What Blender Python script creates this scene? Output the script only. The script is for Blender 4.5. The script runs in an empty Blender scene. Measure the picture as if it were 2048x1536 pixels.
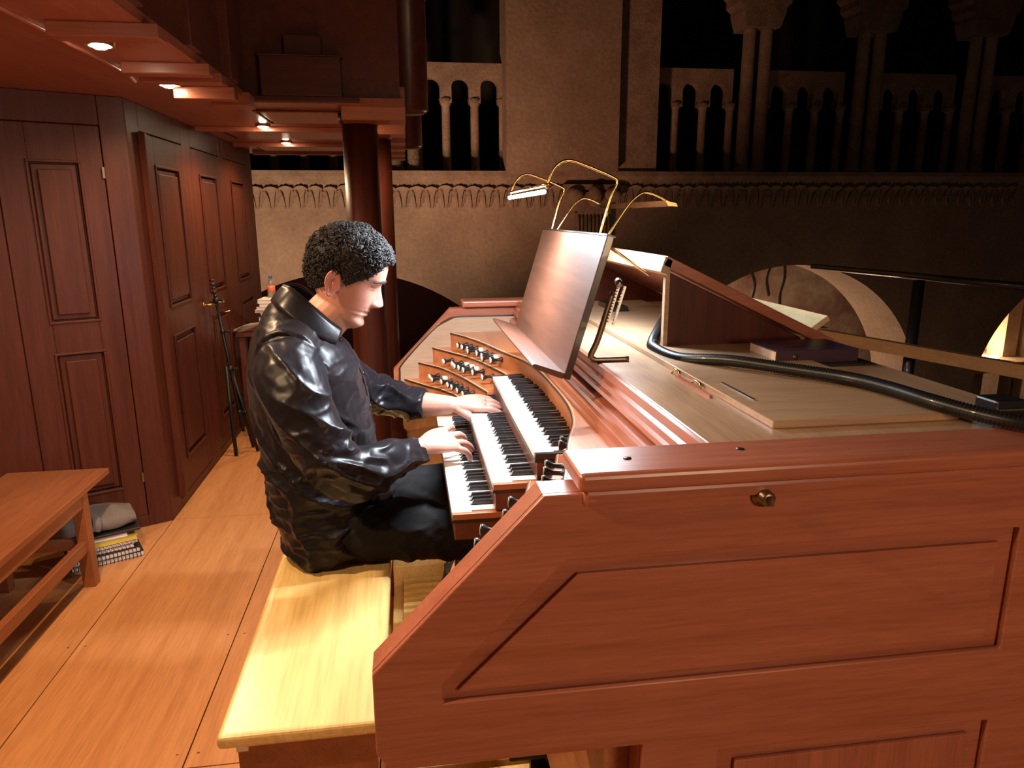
import bpy, bmesh, math, random
import numpy as np
from math import sin, cos, pi, radians, sqrt
from mathutils import Vector, Matrix, noise
from mathutils.geometry import tessellate_polygon
random.seed(7)
SC = bpy.context.scene
COL = SC.collection

# ------------------------------------------------------------------ camera
CAMH = 1.56
cam = bpy.data.cameras.new('camera'); co = bpy.data.objects.new('camera', cam); COL.objects.link(co)
cam.sensor_width = 36; cam.lens = 1440 / 2048 * 36; cam.clip_start = .02; cam.clip_end = 200
_y, _p, _r = radians(8.2), radians(13.2), radians(-.3)
f = Vector((sin(_y)*cos(_p), cos(_y)*cos(_p), -sin(_p))); r = Vector((cos(_y), -sin(_y), 0)); u = r.cross(f)
r, u = cos(_r)*r + sin(_r)*u, cos(_r)*u - sin(_r)*r
M = Matrix((r, u, -f)).transposed().to_4x4(); M.translation = (0, 0, CAMH)
co.matrix_world = M
SC.camera = co
# ------------------------------------------------------------------ world + exposure
w = bpy.data.worlds.new('world'); SC.world = w; w.use_nodes = True
w.node_tree.nodes['Background'].inputs[0].default_value = (1, .55, .35, 1)
w.node_tree.nodes['Background'].inputs[1].default_value = .012
SC.view_settings.view_transform = 'Standard'; SC.view_settings.look = 'None'
SC.view_settings.exposure = 0; SC.view_settings.gamma = 1; SC.view_settings.use_curve_mapping = False
# ------------------------------------------------------------------ lights
WARM = (1, .66, .38)
def light(kind, loc, power, color, size=.03, target=None, spot=150, blend=.6, sx=None, sy=None):
    l = bpy.data.lights.new('lamp_light', kind); l.energy = power; l.color = color
    if kind == 'SPOT': l.spot_size = radians(spot); l.spot_blend = blend; l.shadow_soft_size = size
    elif kind == 'POINT': l.shadow_soft_size = size
    elif kind == 'AREA': l.shape = 'RECTANGLE'; l.size = sx; l.size_y = sy
    o = bpy.data.objects.new('lamp_light', l); COL.objects.link(o); o.location = loc
    if target is not None:
        o.rotation_euler = (Vector(target) - Vector(loc)).to_track_quat('-Z', 'Y').to_euler()
    return o
DOWN = [(-.935, 2.63, 26), (-.945, 3.35, 26), (-.83, 4.78, 42), (-.85, 5.79, 30), (-.93, 1.70, 95), (-.93, .75, 55), (-.21, 4.46, 20)]  # last entry is added out of view to brighten the floor behind
for x, y, p in DOWN:
    light('SPOT', (x, y, 2.055), p, WARM, .025, (x + .12, y, 0), 168, .6)
# the LED tube over the music desk: light falls down and towards the player
light('AREA', (.335, 2.05, 1.605), 44, (.80, .90, 1), target=(.19, 2.05, .9), sx=.02, sy=.58)
# unseen warm spots added behind the organ case to light the far wall
light('SPOT', (-3.0, 7.5, -1.5), 1900, (1, .64, .42), .3, (-1.5, 14, 1.6), 62, 1)
light('SPOT', (-2.0, 7.2, -3.0), 1700, (1, .48, .28), .4, (2.9, 14, 4.0), 40, 1)
light('AREA', (.24, 2.04, .60), 12, (1, .68, .34), target=(.2, 2.04, 0), sx=.05, sy=.9)   # pedal lamp under the key desk
light('POINT', (1.1, -1.0, 1.6), 75, (1, .66, .42), .3)   # loft lamp behind the photographer
light('POINT', (8.3, 17.2, -3.4), 420, (1, .66, .42), .2)
light('POINT', (13.6, 15.5, -1.6), 150, (1, .66, .36), .12)
light('POINT', (7.5, 11.0, -3.6), 60, (1, .62, .42), .3)

# ------------------------------------------------------------------ materials
def nt(name):
    m = bpy.data.materials.new(name); m.use_nodes = True
    return m, m.node_tree, m.node_tree.nodes['Principled BSDF']
def plain(name, c, rough=.5, metal=0, bump=0, scale=60, var=.0, coat=0, **kw):
    m, t, b = nt(name); N = t.nodes; L = t.links
    b.inputs['Base Color'].default_value = (*c, 1); b.inputs['Roughness'].default_value = rough
    b.inputs['Metallic'].default_value = metal; b.inputs['Coat Weight'].default_value = coat
    for k, v in kw.items(): b.inputs[k.replace('_', ' ')].default_value = v
    tc = N.new('ShaderNodeTexCoord'); no = N.new('ShaderNodeTexNoise'); no.inputs['Scale'].default_value = scale
    no.inputs['Detail'].default_value = 6; L.new(tc.outputs['Object'], no.inputs['Vector'])
    if var:
        mx = N.new('ShaderNodeMix'); mx.data_type = 'RGBA'
        mx.inputs[6].default_value = (*[max(0, k*(1-var)) for k in c], 1); mx.inputs[7].default_value = (*[min(1, k*(1+var)) for k in c], 1)
        L.new(no.outputs[0], mx.inputs[0]); L.new(mx.outputs[2], b.inputs['Base Color'])
    if bump:
        bp = N.new('ShaderNodeBump'); bp.inputs['Strength'].default_value = bump; bp.inputs['Distance'].default_value = .002
        L.new(no.outputs[0], bp.inputs['Height']); L.new(bp.outputs[0], b.inputs['Normal'])
    return m
def wood(name, c1, c2, axis='Y', rough=.35, scale=1., figure=0, coat=.15, spec=.5):
    """grain runs along axis"""
    m, t, b = nt(name); N = t.nodes; L = t.links
    tc = N.new('ShaderNodeTexCoord'); mp = N.new('ShaderNodeMapping')
    s = {'X': (1.2, 22, 22), 'Y': (22, 1.2, 22), 'Z': (22, 22, 1.2)}[axis]
    mp.inputs['Scale'].default_value = [k*scale for k in s]; L.new(tc.outputs['Object'], mp.inputs[0])
    n1 = N.new('ShaderNodeTexNoise'); n1.inputs['Scale'].default_value = 1; n1.inputs['Detail'].default_value = 5; n1.inputs['Roughness'].default_value = .55
    n1.inputs['Distortion'].default_value = .3 + figure; L.new(mp.outputs[0], n1.inputs[0])
    n2 = N.new('ShaderNodeTexNoise'); n2.inputs['Scale'].default_value = 9; n2.inputs['Detail'].default_value = 3; L.new(mp.outputs[0], n2.inputs[0])
    mx = N.new('ShaderNodeMix'); mx.data_type = 'RGBA'; mx.inputs[6].default_value = (*c1, 1); mx.inputs[7].default_value = (*c2, 1)
    rm = N.new('ShaderNodeMapRange'); rm.inputs[1].default_value = .3; rm.inputs[2].default_value = .7; L.new(n1.outputs[0], rm.inputs[0]); L.new(rm.outputs[0], mx.inputs[0])
    mu = N.new('ShaderNodeMix'); mu.data_type = 'RGBA'; mu.blend_type = 'MULTIPLY'; mu.inputs[0].default_value = .35
    L.new(mx.outputs[2], mu.inputs[6])
    r2 = N.new('ShaderNodeMapRange'); r2.inputs[1].default_value = .3; r2.inputs[2].default_value = .6; r2.inputs[3].default_value = .45; L.new(n2.outputs[0], r2.inputs[0])
    L.new(r2.outputs[0], mu.inputs[7]); L.new(mu.outputs[2], b.inputs['Base Color'])
    b.inputs['Roughness'].default_value = rough; b.inputs['Coat Weight'].default_value = coat; b.inputs['Coat Roughness'].default_value = .25; b.inputs['Specular IOR Level'].default_value = spec
    bp = N.new('ShaderNodeBump'); bp.inputs['Strength'].default_value = .12; bp.inputs['Distance'].default_value = .001
    L.new(n2.outputs[0], bp.inputs['Height']); L.new(bp.outputs[0], b.inputs['Normal'])
    return m
def stone(name, c1, c2, scale=1.2, fine=14, bump=.5, crack=0):
    m, t, b = nt(name); N = t.nodes; L = t.links
    tc = N.new('ShaderNodeTexCoord')
    n1 = N.new('ShaderNodeTexNoise'); n1.inputs['Scale'].default_value = scale; n1.inputs['Detail'].default_value = 8; n1.inputs['Roughness'].default_value = .65; L.new(tc.outputs['Object'], n1.inputs[0])
    n2 = N.new('ShaderNodeTexNoise'); n2.inputs['Scale'].default_value = fine; n2.inputs['Detail'].default_value = 6; L.new(tc.outputs['Object'], n2.inputs[0])
    rp = N.new('ShaderNodeMapRange'); rp.inputs[1].default_value = .35; rp.inputs[2].default_value = .65; L.new(n1.outputs[0], rp.inputs[0])
    mx = N.new('ShaderNodeMix'); mx.data_type = 'RGBA'; mx.inputs[6].default_value = (*c1, 1); mx.inputs[7].default_value = (*c2, 1); L.new(rp.outputs[0], mx.inputs[0])
    mu = N.new('ShaderNodeMix'); mu.data_type = 'RGBA'; mu.blend_type = 'MULTIPLY'; mu.inputs[0].default_value = .5; L.new(mx.outputs[2], mu.inputs[6]); L.new(n2.outputs[0], mu.inputs[7])
    L.new(mu.outputs[2], b.inputs['Base Color']); b.inputs['Roughness'].default_value = .85
    bp = N.new('ShaderNodeBump'); bp.inputs['Strength'].default_value = bump; bp.inputs['Distance'].default_value = .02
    L.new(n2.outputs[0], bp.inputs['Height']); L.new(bp.outputs[0], b.inputs['Normal'])
    return m
def emit(name, c, s):
    m, t, b = nt(name); b.inputs['Base Color'].default_value = (0, 0, 0, 1)
    b.inputs['Emission Color'].default_value = (*c, 1); b.inputs['Emission Strength'].default_value = s
    return m
MAH = ((.105, .026, .014), (.066, .015, .008))
mah_z = wood('mahogany_z', *MAH, 'Z', .42, coat=0, spec=.22); mah_x = wood('mahogany_x', *MAH, 'X', .48, coat=.04); mah_y = wood('mahogany_y', *MAH, 'Y')
CON = ((.43, .145, .082), (.33, .10, .055))
con_x = wood('console_x', *CON, 'X', .33); con_y = wood('console_y', *CON, 'Y', .3); con_z = wood('console_z', *CON, 'Z', .33)
pale_y = wood('pale_y', (.47, .30, .18), (.38, .235, .135), 'Y', .33, .8); pale_x = wood('pale_x', (.47, .30, .18), (.38, .235, .135), 'X', .35, .8)
floor_y = wood('floor_y', (.62, .275, .10), (.50, .20, .065), 'Y', .42, .7, .4, .05)
bench_y = wood('bench_y', (.76, .52, .20), (.62, .39, .135), 'Y', .28, .55, .5, .3)
bench2 = wood('bench_amber', (.31, .10, .034), (.24, .07, .022), 'Y', .4)
orange_x = wood('cherry_x', (.52, .19, .07), (.38, .12, .045), 'X', .35, 1.4); orange_y = wood('cherry_y', (.50, .19, .075), (.36, .12, .045), 'Y', .35, 1.2)
walnut = wood('walnut_y', (.110, .040, .020), (.062, .020, .010), 'Y', .48, .55, 1.2, .0)
inlay_d = plain('inlay_dark', (.02, .015, .012), .3); inlay_l = plain('inlay_cream', (.75, .62, .42), .3)
grey_wood = wood('stone_grey_wood', (.44, .30, .20), (.38, .25, .165), 'X', .4)
ivory = plain('ivory', (.82, .80, .74), .25, var=.03, coat=.3); ebony = plain('ebony', (.022, .020, .022), .25, var=.2, coat=.3)
darkbox = wood('dark_red_wood', (.16, .045, .025), (.10, .028, .016), 'Y', .35)
black = plain('black_plastic', (.012, .012, .013), .35, var=.2, coat=.2); blackm = plain('black_metal', (.02, .02, .02), .4, .5, var=.2)
brass = plain('brass', (.72, .48, .20), .25, 1, var=.1); bronze = plain('bronze', (.20, .13, .08), .35, .8, var=.2); steel = plain('steel', (.55, .53, .5), .3, 1, var=.1)
stone_m = stone('wall_stone', (.50, .36, .25), (.38, .26, .18)); stone_d = stone('carved_stone', (.46, .33, .23), (.30, .2, .14), 3, 20, .6)
stone_dk = stone('old_stone', (.24, .18, .14), (.13, .095, .075), .6, 9)
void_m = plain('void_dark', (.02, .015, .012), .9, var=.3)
fresco = stone('faded_fresco', (.62, .50, .36), (.28, .09, .07), .55, 5, .4)
satin = plain('black_satin', (.010, .008, .010), .33, 0, .15, 90, .25, 0, Sheen_Weight=.04, Sheen_Roughness=.4, Specular_IOR_Level=.20)
cloth_m = plain('black_trouser', (.010, .008, .008), .75, 0, .2, 200, .25, 0, Specular_IOR_Level=.15)
grey_cloth = plain('grey_cloth', (.16, .125, .105), .85, 0, .4, 150, .25)
paper = plain('paper', (.80, .74, .70), .7, var=.06); cover_y = plain('yellow_card', (.62, .47, .07), .5, var=.1); cover_k = plain('black_cover', (.02, .018, .018), .35, var=.2)
maroon = plain('maroon_cover', (.05, .022, .045), .35, var=.25); red_m = plain('red_plastic', (.55, .02, .025), .25, var=.15, coat=.4)
page = plain('page_block', (.72, .52, .38), .7, var=.08); blue_m = plain('blue_plastic', (.02, .12, .55), .35, var=.1); label_m = plain('orange_label', (.75, .20, .10), .4, var=.25)

# ------------------------------------------------------------------ mesh helpers
class MB:
    def __init__(s): s.v = []; s.f = []; s.sm = []
    def add(s, vs, fs, sm=False):
        n = len(s.v); s.v += [tuple(v) for v in vs]; s.f += [tuple(i+n for i in q) for q in fs]; s.sm += [sm]*len(fs); return s
    def box(s, x0, x1, y0, y1, z0, z1):
        vs = [(x, y, z) for z in (z0, z1) for y in (y0, y1) for x in (x0, x1)]
        return s.add(vs, [(0, 2, 3, 1), (4, 5, 7, 6), (0, 1, 5, 4), (2, 6, 7, 3), (0, 4, 6, 2), (1, 3, 7, 5)])
    def obox(s, o, a, b, c):
        """box from corner o spanned by vectors a,b,c"""
        o, a, b, c = map(Vector, (o, a, b, c))
        vs = [o + a*i + b*j + c*k for k in (0, 1) for j in (0, 1) for i in (0, 1)]
        fs = [(0, 2, 3, 1), (4, 5, 7, 6), (0, 1, 5, 4), (2, 6, 7, 3), (0, 4, 6, 2), (1, 3, 7, 5)]
        if a.cross(b).dot(c) < 0: fs = [q[::-1] for q in fs]
        return s.add(vs, fs)
    def prism(s, loops, axis, a, b):
        """extrude polygon (first loop) with holes (other loops) along axis from a to b"""
        if not isinstance(loops[0][0], (tuple, list)): loops = [loops]
        def P(q, h): return {'x': (h, q[0], q[1]), 'y': (q[0], h, q[1]), 'z': (q[0], q[1], h)}[axis]
        pts = [q for l in loops for q in l]; n = len(pts)
        tri = tessellate_polygon([[Vector((q[0], q[1], 0)) for q in l] for l in loops])
        vs = [P(q, a) for q in pts] + [P(q, b) for q in pts]
        fs = [t for t in tri] + [tuple(i+n for i in t[::-1]) for t in tri]
        k = 0
        for l in loops:
            m = len(l)
            for i in range(m): fs.append((k+i, k+(i+1) % m, n+k+(i+1) % m, n+k+i))
            k += m
        return s.add(vs, fs)
    def tube(s, path, rad, seg=10, cap=True, sm=True, ref=None, closed=False):
        P = [Vector(p) for p in path]; n = len(P)
        R = rad if isinstance(rad, (list, tuple)) else [rad]*n
        base = len(s.v); vs = []; fs = []
        up = Vector(ref) if ref else None
        prev = None
        for i, p in enumerate(P):
            d = (P[(i+1) % n] - P[i-1]) if closed else (P[min(i+1, n-1)] - P[max(i-1, 0)]); d.normalize()
            if up is not None: a = up - d*up.dot(d)
            elif prev is None:
                a = Vector((0, 0, 1)) if abs(d.z) < .9 else Vector((1, 0, 0)); a = a - d*a.dot(d)
            else: a = prev - d*prev.dot(d)
            a.normalize(); prev = a; b = d.cross(a)
            ra, rb = R[i] if isinstance(R[i], (tuple, list)) else (R[i], R[i])
            for j in range(seg):
                t = 2*pi*j/seg; vs.append(p + a*(ra*cos(t)) + b*(rb*sin(t)))
        m = n if closed else n-1
        for i in range(m):
            for j in range(seg):
                k = (i+1) % n
                fs.append((i*seg+j, i*seg+(j+1) % seg, k*seg+(j+1) % seg, k*seg+j))
        if cap and not closed:
            fs.append(tuple(range(seg))[::-1]); fs.append(tuple((n-1)*seg+j for j in range(seg)))
        return s.add(vs, fs, sm)
    def lathe(s, prof, o, d, seg=16, sm=True):
        """prof = [(dist along d, radius)]"""
        o = Vector(o); d = Vector(d).normalized()
        return s.tube([o + d*h for h, _ in prof], [max(rr, 1e-5) for _, rr in prof], seg, True, sm) if len(set(round(h, 6) for h, _ in prof)) == len(prof) else s.tube([o + d*(h + 1e-5*i) for i, (h, _) in enumerate(prof)], [max(rr, 1e-5) for _, rr in prof], seg, True, sm)
    def ball(s, c, rx, ry=None, rz=None, seg=16, rings=10):
        ry = ry or rx; rz = rz or rx; c = Vector(c); vs = [c + Vector((0, 0, -rz))]; fs = []
        for i in range(1, rings):
            a = -pi/2 + pi*i/rings
            for j in range(seg):
                t = 2*pi*j/seg; vs.append(c + Vector((rx*cos(a)*cos(t), ry*cos(a)*sin(t), rz*sin(a))))
        vs.append(c + Vector((0, 0, rz))); L = len(vs)-1
        for j in range(seg):
            fs.append((0, 1+(j+1) % seg, 1+j))
            for i in range(rings-2): fs.append((1+i*seg+j, 1+i*seg+(j+1) % seg, 1+(i+1)*seg+(j+1) % seg, 1+(i+1)*seg+j))
            fs.append((1+(rings-2)*seg+j, 1+(rings-2)*seg+(j+1) % seg, L))
        return s.add(vs, fs, True)
    def build(s, name, mat, parent=None, bevel=0, loc=None, seg=2):
        me = bpy.data.meshes.new(name)
        org = Vector((0, 0, 0))
        if parent is not None: org = wloc(parent)
        if loc is not None: org = Vector(loc)
        me.from_pydata([tuple(Vector(v) - org) for v in s.v], [], s.f)
        me.polygons.foreach_set('use_smooth', s.sm)
        bm = bmesh.new(); bm.from_mesh(me); bmesh.ops.recalc_face_normals(bm, faces=bm.faces); bm.to_mesh(me); bm.free()
        me.materials.append(mat)
        o = bpy.data.objects.new(name, me); COL.objects.link(o)
        if parent is not None:
            o.parent = parent
            if loc is not None: o.location = org - wloc(parent)
        elif loc is not None: o.location = loc
        if bevel:
            b = o.modifiers.new('bevel', 'BEVEL'); b.width = bevel; b.segments = seg; b.limit_method = 'ANGLE'; b.angle_limit = radians(35)
        return o
def wloc(o):
    p = Vector((0, 0, 0))
    while o is not None: p += o.location; o = o.parent
    return p
def tag(o, label=None, cat=None, group=None, kind=None):
    if label: o['label'] = label
    if cat: o['category'] = cat
    if group: o['group'] = group
    if kind: o['kind'] = kind
    return o
def thing(name, loc, label, cat, group=None):
    o = bpy.data.objects.new(name, None); COL.objects.link(o); o.location = loc; o.empty_display_size = .05
    return tag(o, label, cat, group)
def dup(o, parent=None):
    c = o.copy(); COL.objects.link(c); c.parent = parent if parent else o.parent
    for ch in list(o.children): dup(ch, c)
    return c
def spline(P, n=8):
    P = [np.array(p, float) for p in P]; out = []
    for i in range(len(P)-1):
        p0 = P[max(i-1, 0)]; p1 = P[i]; p2 = P[i+1]; p3 = P[min(i+2, len(P)-1)]
        for k in range(n):
            t = k/n; out.append(tuple(.5*((2*p1) + (-p0+p2)*t + (2*p0-5*p1+4*p2-p3)*t*t + (-p0+3*p1-3*p2+p3)*t**3)))
    out.append(tuple(P[-1])); return out

# ================================================================== SETTING
# floor panels
fl = MB().box(-3.2, 3.2, -1.5, 7.2, -.12, -.02).build('floor', void_m); tag(fl, kind='structure')
xs = [-3.0, -2.41, -1.84, -1.27, -.70, -.13, .44, 1.01, 1.58, 2.15, 2.9]; ys = [-1.4, .03, 1.90, 3.77, 5.64, 7.15]
for i in range(len(xs)-1):
    for j in range(len(ys)-1):
        g = .0022
        p = MB().box(xs[i]+g, xs[i+1]-g, ys[j]+g, ys[j+1]-g, -.02, 0).build('floor_panel', floor_y, fl)
        if -1.9 < xs[i] < -.2 and ys[j] > 1:
            for (sx, sy) in ((xs[i]+.03, ys[j]+.06), (xs[i+1]-.03, ys[j]+.06), (xs[i]+.03, ys[j]+.7), (xs[i+1]-.03, ys[j]+.7)):
                MB().lathe([(0, .004), (.0008, .0035)], (sx, sy, 0), (0, 0, 1), 8).build('screw_head', bronze, p)

# far church wall across the nave (y = 14)
Y0 = 14.0; TH = 1.5
def arch_cols(x0, x1, openings, n=56):
    X = {x0, x1}
    for cx, R, cz in openings:
        for i in range(n+1): X.add(min(x1, max(x0, cx - R*cos(pi*i/n))))
    return sorted(X)
def arch_wall(mb, x0, x1, z0, z1, openings, y0, y1):
    X = arch_cols(x0, x1, openings)
    for a, b in zip(X[:-1], X[1:]):
        if b-a < 1e-6: continue
        m = (a+b)/2; za = zb = z0; op = None
        for cx, R, cz in openings:
            if abs(m-cx) < R: op = (cx, R, cz)
        if op:
            cx, R, cz = op; za = cz + sqrt(max(0, R*R-(a-cx)**2)); zb = cz + sqrt(max(0, R*R-(b-cx)**2))
        vs = [(a, y0, za), (b, y0, zb), (b, y0, z1), (a, y0, z1), (a, y1, za), (b, y1, zb), (b, y1, z1), (a, y1, z1)]
        mb.add(vs, [(0, 1, 2, 3), (5, 4, 7, 6), (3, 2, 6, 7)] + ([(1, 0, 4, 5)] if op else []))
        if op is None:
            mb.add(vs, [(0, 3, 7, 4), (1, 5, 6, 2)])
OP = [(-1.15, 3.7, -3.17), (7.95, 3.04, -2.51), (15.4, 3.04, -2.51)]
mb = MB(); arch_wall(mb, -9, 22, -6, 1.68, OP, Y0, Y0+TH)
for cx, R, cz in OP:   # jamb faces under the springing
    for sx in (-1, 1): mb.add([(cx+sx*R, Y0, -6), (cx+sx*R, Y0+TH, -6), (cx+sx*R, Y0+TH, cz), (cx+sx*R, Y0, cz)], [(0, 1, 2, 3)])
mb.box(-9, 22, Y0, Y0+TH, 1.68, 2.12)
wall = mb.build('wall_back', stone_m); tag(wall, kind='structure')
MB().prism([(Y0-.03, 2.12), (Y0-.10, 2.2), (Y0-.16, 2.26), (Y0-.2, 2.28), (Y0-.2, 2.36), (Y0+TH, 2.36), (Y0+TH, 2.12)], 'x', -9, 22).build('ledge', stone_d, wall)
# carved acanthus frieze: one leaf after another
def leaf_mesh():
    m = MB(); H = .41; W = .27
    n = 9; k = 6; vs = []; fs = []
    for i in range(n+1):
        t = i/n; z = H*t; bend = .01 + .02*t + .09*max(0, t-.72)**1.4*4
        wd = W*(.45+.75*sin(pi*min(1, t*1.05)*.62))*(1-.12*cos(i*pi))
        for j in range(k+1):
            s = j/k*2-1; vs.append((s*wd/2*(1-.25*max(0, t-.8)*4), -(bend + .022*cos(s*pi*3)+.02*(1-s*s)), z - .035*max(0, t-.8)*5*0 - .05*s*s*t))
    for i in range(n):
        for j in range(k): a = i*(k+1)+j; fs.append((a, a+1, a+k+2, a+k+1))
    m.add(vs, fs, True)
    for sx in (-1, 1): m.tube([(sx*.03, -.04, .02), (sx*.05, -.07, .2), (sx*.09, -.09, .33)], [.014, .012, .006], 5)
    return m
lf = leaf_mesh().build('acanthus_leaf', stone_d, wall); lf.location = (-2.9, Y0, 1.69)
for i in range(1, 60):
    x = -2.9 + i*.262
    if 3.0 < x < 4.1: continue
    c = lf.copy(); COL.objects.link(c); c.location = (x, Y0, 1.69); c.scale = (random.uniform(.9, 1.1), 1, random.uniform(.95, 1.04))
# great pier and the narrower pilaster beside it
MB().box(1.89, 4.0, Y0-.35, Y0+.5, 2.36, 9).build('pier', stone_m, wall)
MB().box(4.03, 4.82, Y0-.12, Y0+.5, 2.36, 9).build('pilaster', stone_d, wall)
m = MB().box(3.0, 4.1, Y0-.22, Y0, 2.02, 2.12).prism([(3.2, 1.98), (4.0, 1.98), (3.9, 1.55), (3.3, 1.55)], 'y', Y0-.16, Y0+.01)
for i in range(9): m.tube([(3.3+i*.075, Y0-.17, 1.0), (3.3+i*.075, Y0-.17, 1.55)], .024, 6)
m.box(3.25, 3.95, Y0-.15, Y0, .98, 1.6); m.build('fluted_capital', stone_d, wall)
m = MB().ball((3.2, Y0-.25, 1.93), .17, .12, .14).ball((3.95, Y0-.25, 1.93), .17, .12, .14).ball((3.58, Y0-.28, 1.9), .14, .1, .2); m.build('carved_scroll', stone_d, wall)
# triforium: small arcade with slender columns, tall paired columns before it
def arcade(x0, x1, n, name='arcade'):
    w_ = (x1-x0)/n; R = w_*.30
    ops = [(x0+w_*(i+.5), R, 3.87) for i in range(n)]
    mb = MB(); arch_wall(mb, x0, x1, 3.6, 4.3, ops, Y0+.25, Y0+.45)
    mb.build('arcade_arches', stone_d, wall)
    for i in range(n+1):
        x = x0+w_*i
        MB().lathe([(0, .10), (.05, .10), (.07, .085), (1.18, .078), (1.2, .09), (1.32, .14)], (x, Y0+.34, 2.36), (0, 0, 1), 10).build('arcade_column', stone_d, wall)
arcade(.30, 1.92, 3); arcade(-3.4, -.2, 6)
arcade(4.75, 6.45, 3); arcade(7.15, 8.8, 3); arcade(9.55, 11.25, 3); arcade(12.0, 13.7, 3)
for xc in (.05, 6.82, 9.2, 11.63, 14.0):
    for dx in (-.17, .17):
        MB().lathe([(0, .17), (.07, .17), (.1, .13), (2.6, .115), (2.62, .14)], (xc+dx, Y0+.1, 2.36), (0, 0, 1), 14).build('paired_column', stone_d, wall)
    MB().prism([(xc-.33, 4.98), (xc+.33, 4.98), (xc+.42, 5.25), (xc+.42, 5.32), (xc+.52, 5.4), (xc+.52, 5.52), (xc+.62, 5.6), (xc+.62, 5.9), (xc-.62, 5.9), (xc-.62, 5.6), (xc-.52, 5.52), (xc-.52, 5.4), (xc-.42, 5.32), (xc-.42, 5.25)], 'y', Y0-.15, Y0+.45).build('column_capital', stone_d, wall)
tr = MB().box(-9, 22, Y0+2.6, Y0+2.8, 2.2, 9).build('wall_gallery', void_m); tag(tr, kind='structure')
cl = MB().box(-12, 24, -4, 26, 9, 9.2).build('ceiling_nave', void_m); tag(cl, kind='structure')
nf = MB().box(-12, 24, -4, 26, -6.1, -6).build('floor_nave', stone_dk); tag(nf, kind='structure')
wa = MB().box(-9, 24, 20, 20.3, -6, 3).build('wall_aisle', fresco); tag(wa, kind='structure')
m = MB().prism([(10.0, -6), (10.55, -6), (10.55, -1.75), (10.7, -1.6), (10.7, -1.3), (9.85, -1.3), (9.85, -1.6), (10.0, -1.75)], 'y', 17.0, 17.7); tag(m.build('trim_2', stone_d), kind='structure')
m = MB().box(14.25, 14.6, 15.3, 15.8, -6, .9).box(14.75, 15.2, 15.0, 15.6, -6, 1.2); tag(m.build('trim_3', stone_m), kind='structure')
tag(MB().box(12.3, 17, 14.7, 16.4, -2.1, -1.86).build('trim_4', stone_m), kind='structure')
tag(MB().box(12.6, 17, 16.3, 16.5, -1.86, .9).build('wall_niche', plain('limewash', (.70, .52, .40), .9, 0, .4, 4, .15)), kind='structure')
tag(MB().box(-9, 24, Y0+TH, 20, 1.9, 2.1).build('aisle_light_block', void_m), kind='structure')  # slab added to keep the aisle light from leaking up into the gallery
sill = None; # = m.build('trim_4', stone_m); tag(sill, kind='structure')
for pts in ([(9.3, 2.2), (9.45, 1.6), (9.4, 1.1), (9.6, .5), (9.5, .0)], [(9.75, 2.3), (9.9, 1.7), (10.1, 1.3), (9.95, .7), (10.05, .2)], [(10.5, 2.2), (10.45, 1.4), (10.5, .7), (10.4, .2), (10.45, -.4)], [(10.0, 1.35), (10.5, 1.2), (11.0, 1.25)]):
    MB().tube([(q[0]+.5, 19.98, q[1]-1.0) for q in spline([(p[0], p[1], 0) for p in pts], 4)], .035, 6).build('wall_crack', void_m, wa)
# wooden partition seen inside the left arch
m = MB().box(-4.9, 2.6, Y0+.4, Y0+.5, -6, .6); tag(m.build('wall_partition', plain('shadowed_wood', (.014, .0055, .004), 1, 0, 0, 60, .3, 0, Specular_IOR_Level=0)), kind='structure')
# bright wall lamp on the far sill
t = thing('sill_lamp', (13.65, 15.1, -1.86), 'glowing flat lamp standing on the stone sill in the right-hand arch', 'lamp')
MB().box(13.38, 13.95, 15.05, 15.15, -1.86, -1.84).build('lamp_base', blackm, t)
MB().box(13.40, 13.93, 15.04, 15.14, -1.84, -1.77).build('lamp_glow', emit('lamp_glow', (1, .72, .42), 14), t)

# ================================================================== ORGAN CASE (cabinet wall, soffit, body)
A = radians(28); FD = Vector((-cos(A), -sin(A), 0)); FN = Vector((sin(A), -cos(A), 0)); FO = Vector((-1.27, 3.76, 0))
def fp(s, z, d=0): return FO + FD*s + FN*d + Vector((0, 0, z))
def fbox(m, s0, s1, z0, z1, d0, d1):
    return m.obox(fp(s0, z0, d0), FD*(s1-s0), FN*(d1-d0), Vector((0, 0, z1-z0)))
def panel_on(mb_fn, parent, s0, s1, z0, z1, mat):
    """raised-and-fielded panel inside a moulded frame; mb_fn adds a box given (s0,s1,z0,z1,d0,d1)"""
    m = MB(); e = .012
    mb_fn(m, s0-e, s1+e, z1, z1+e, 0, .008); mb_fn(m, s0-e, s1+e, z0-e, z0, 0, .008)
    mb_fn(m, s0-e, s0, z0, z1, 0, .008); mb_fn(m, s1, s1+e, z0, z1, 0, .008)
    m.build('panel_moulding', mat, parent, .003)
    m = MB(); mb_fn(m, s0+.006, s1-.006, z0+.006, z1-.006, -.02, -.012); mb_fn(m, s0+.03, s1-.03, z0+.03, z1-.03, -.012, .004)
    return m.build('raised_panel', mat, parent, .004)
cabL = thing('organ_case_cabinet', (-1.6, 3.9, 0), 'angled dark mahogany organ case bay behind the low bench, two panels high', 'cabinet')
m = MB(); fbox(m, 0, 1.6, 0, 2.1, -.1, -.03); m.build('carcass', mah_z, cabL)
m = MB(); fbox(m, 0, .11, 0, 2.1, -.03, 0); fbox(m, .53, 1.6, 0, 2.1, -.03, .0); fbox(m, .11, .53, 1.97, 2.1, -.03, 0); fbox(m, .11, .53, 0, .06, -.03, 0); m.build('face_frame', mah_z, cabL, .003)
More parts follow.
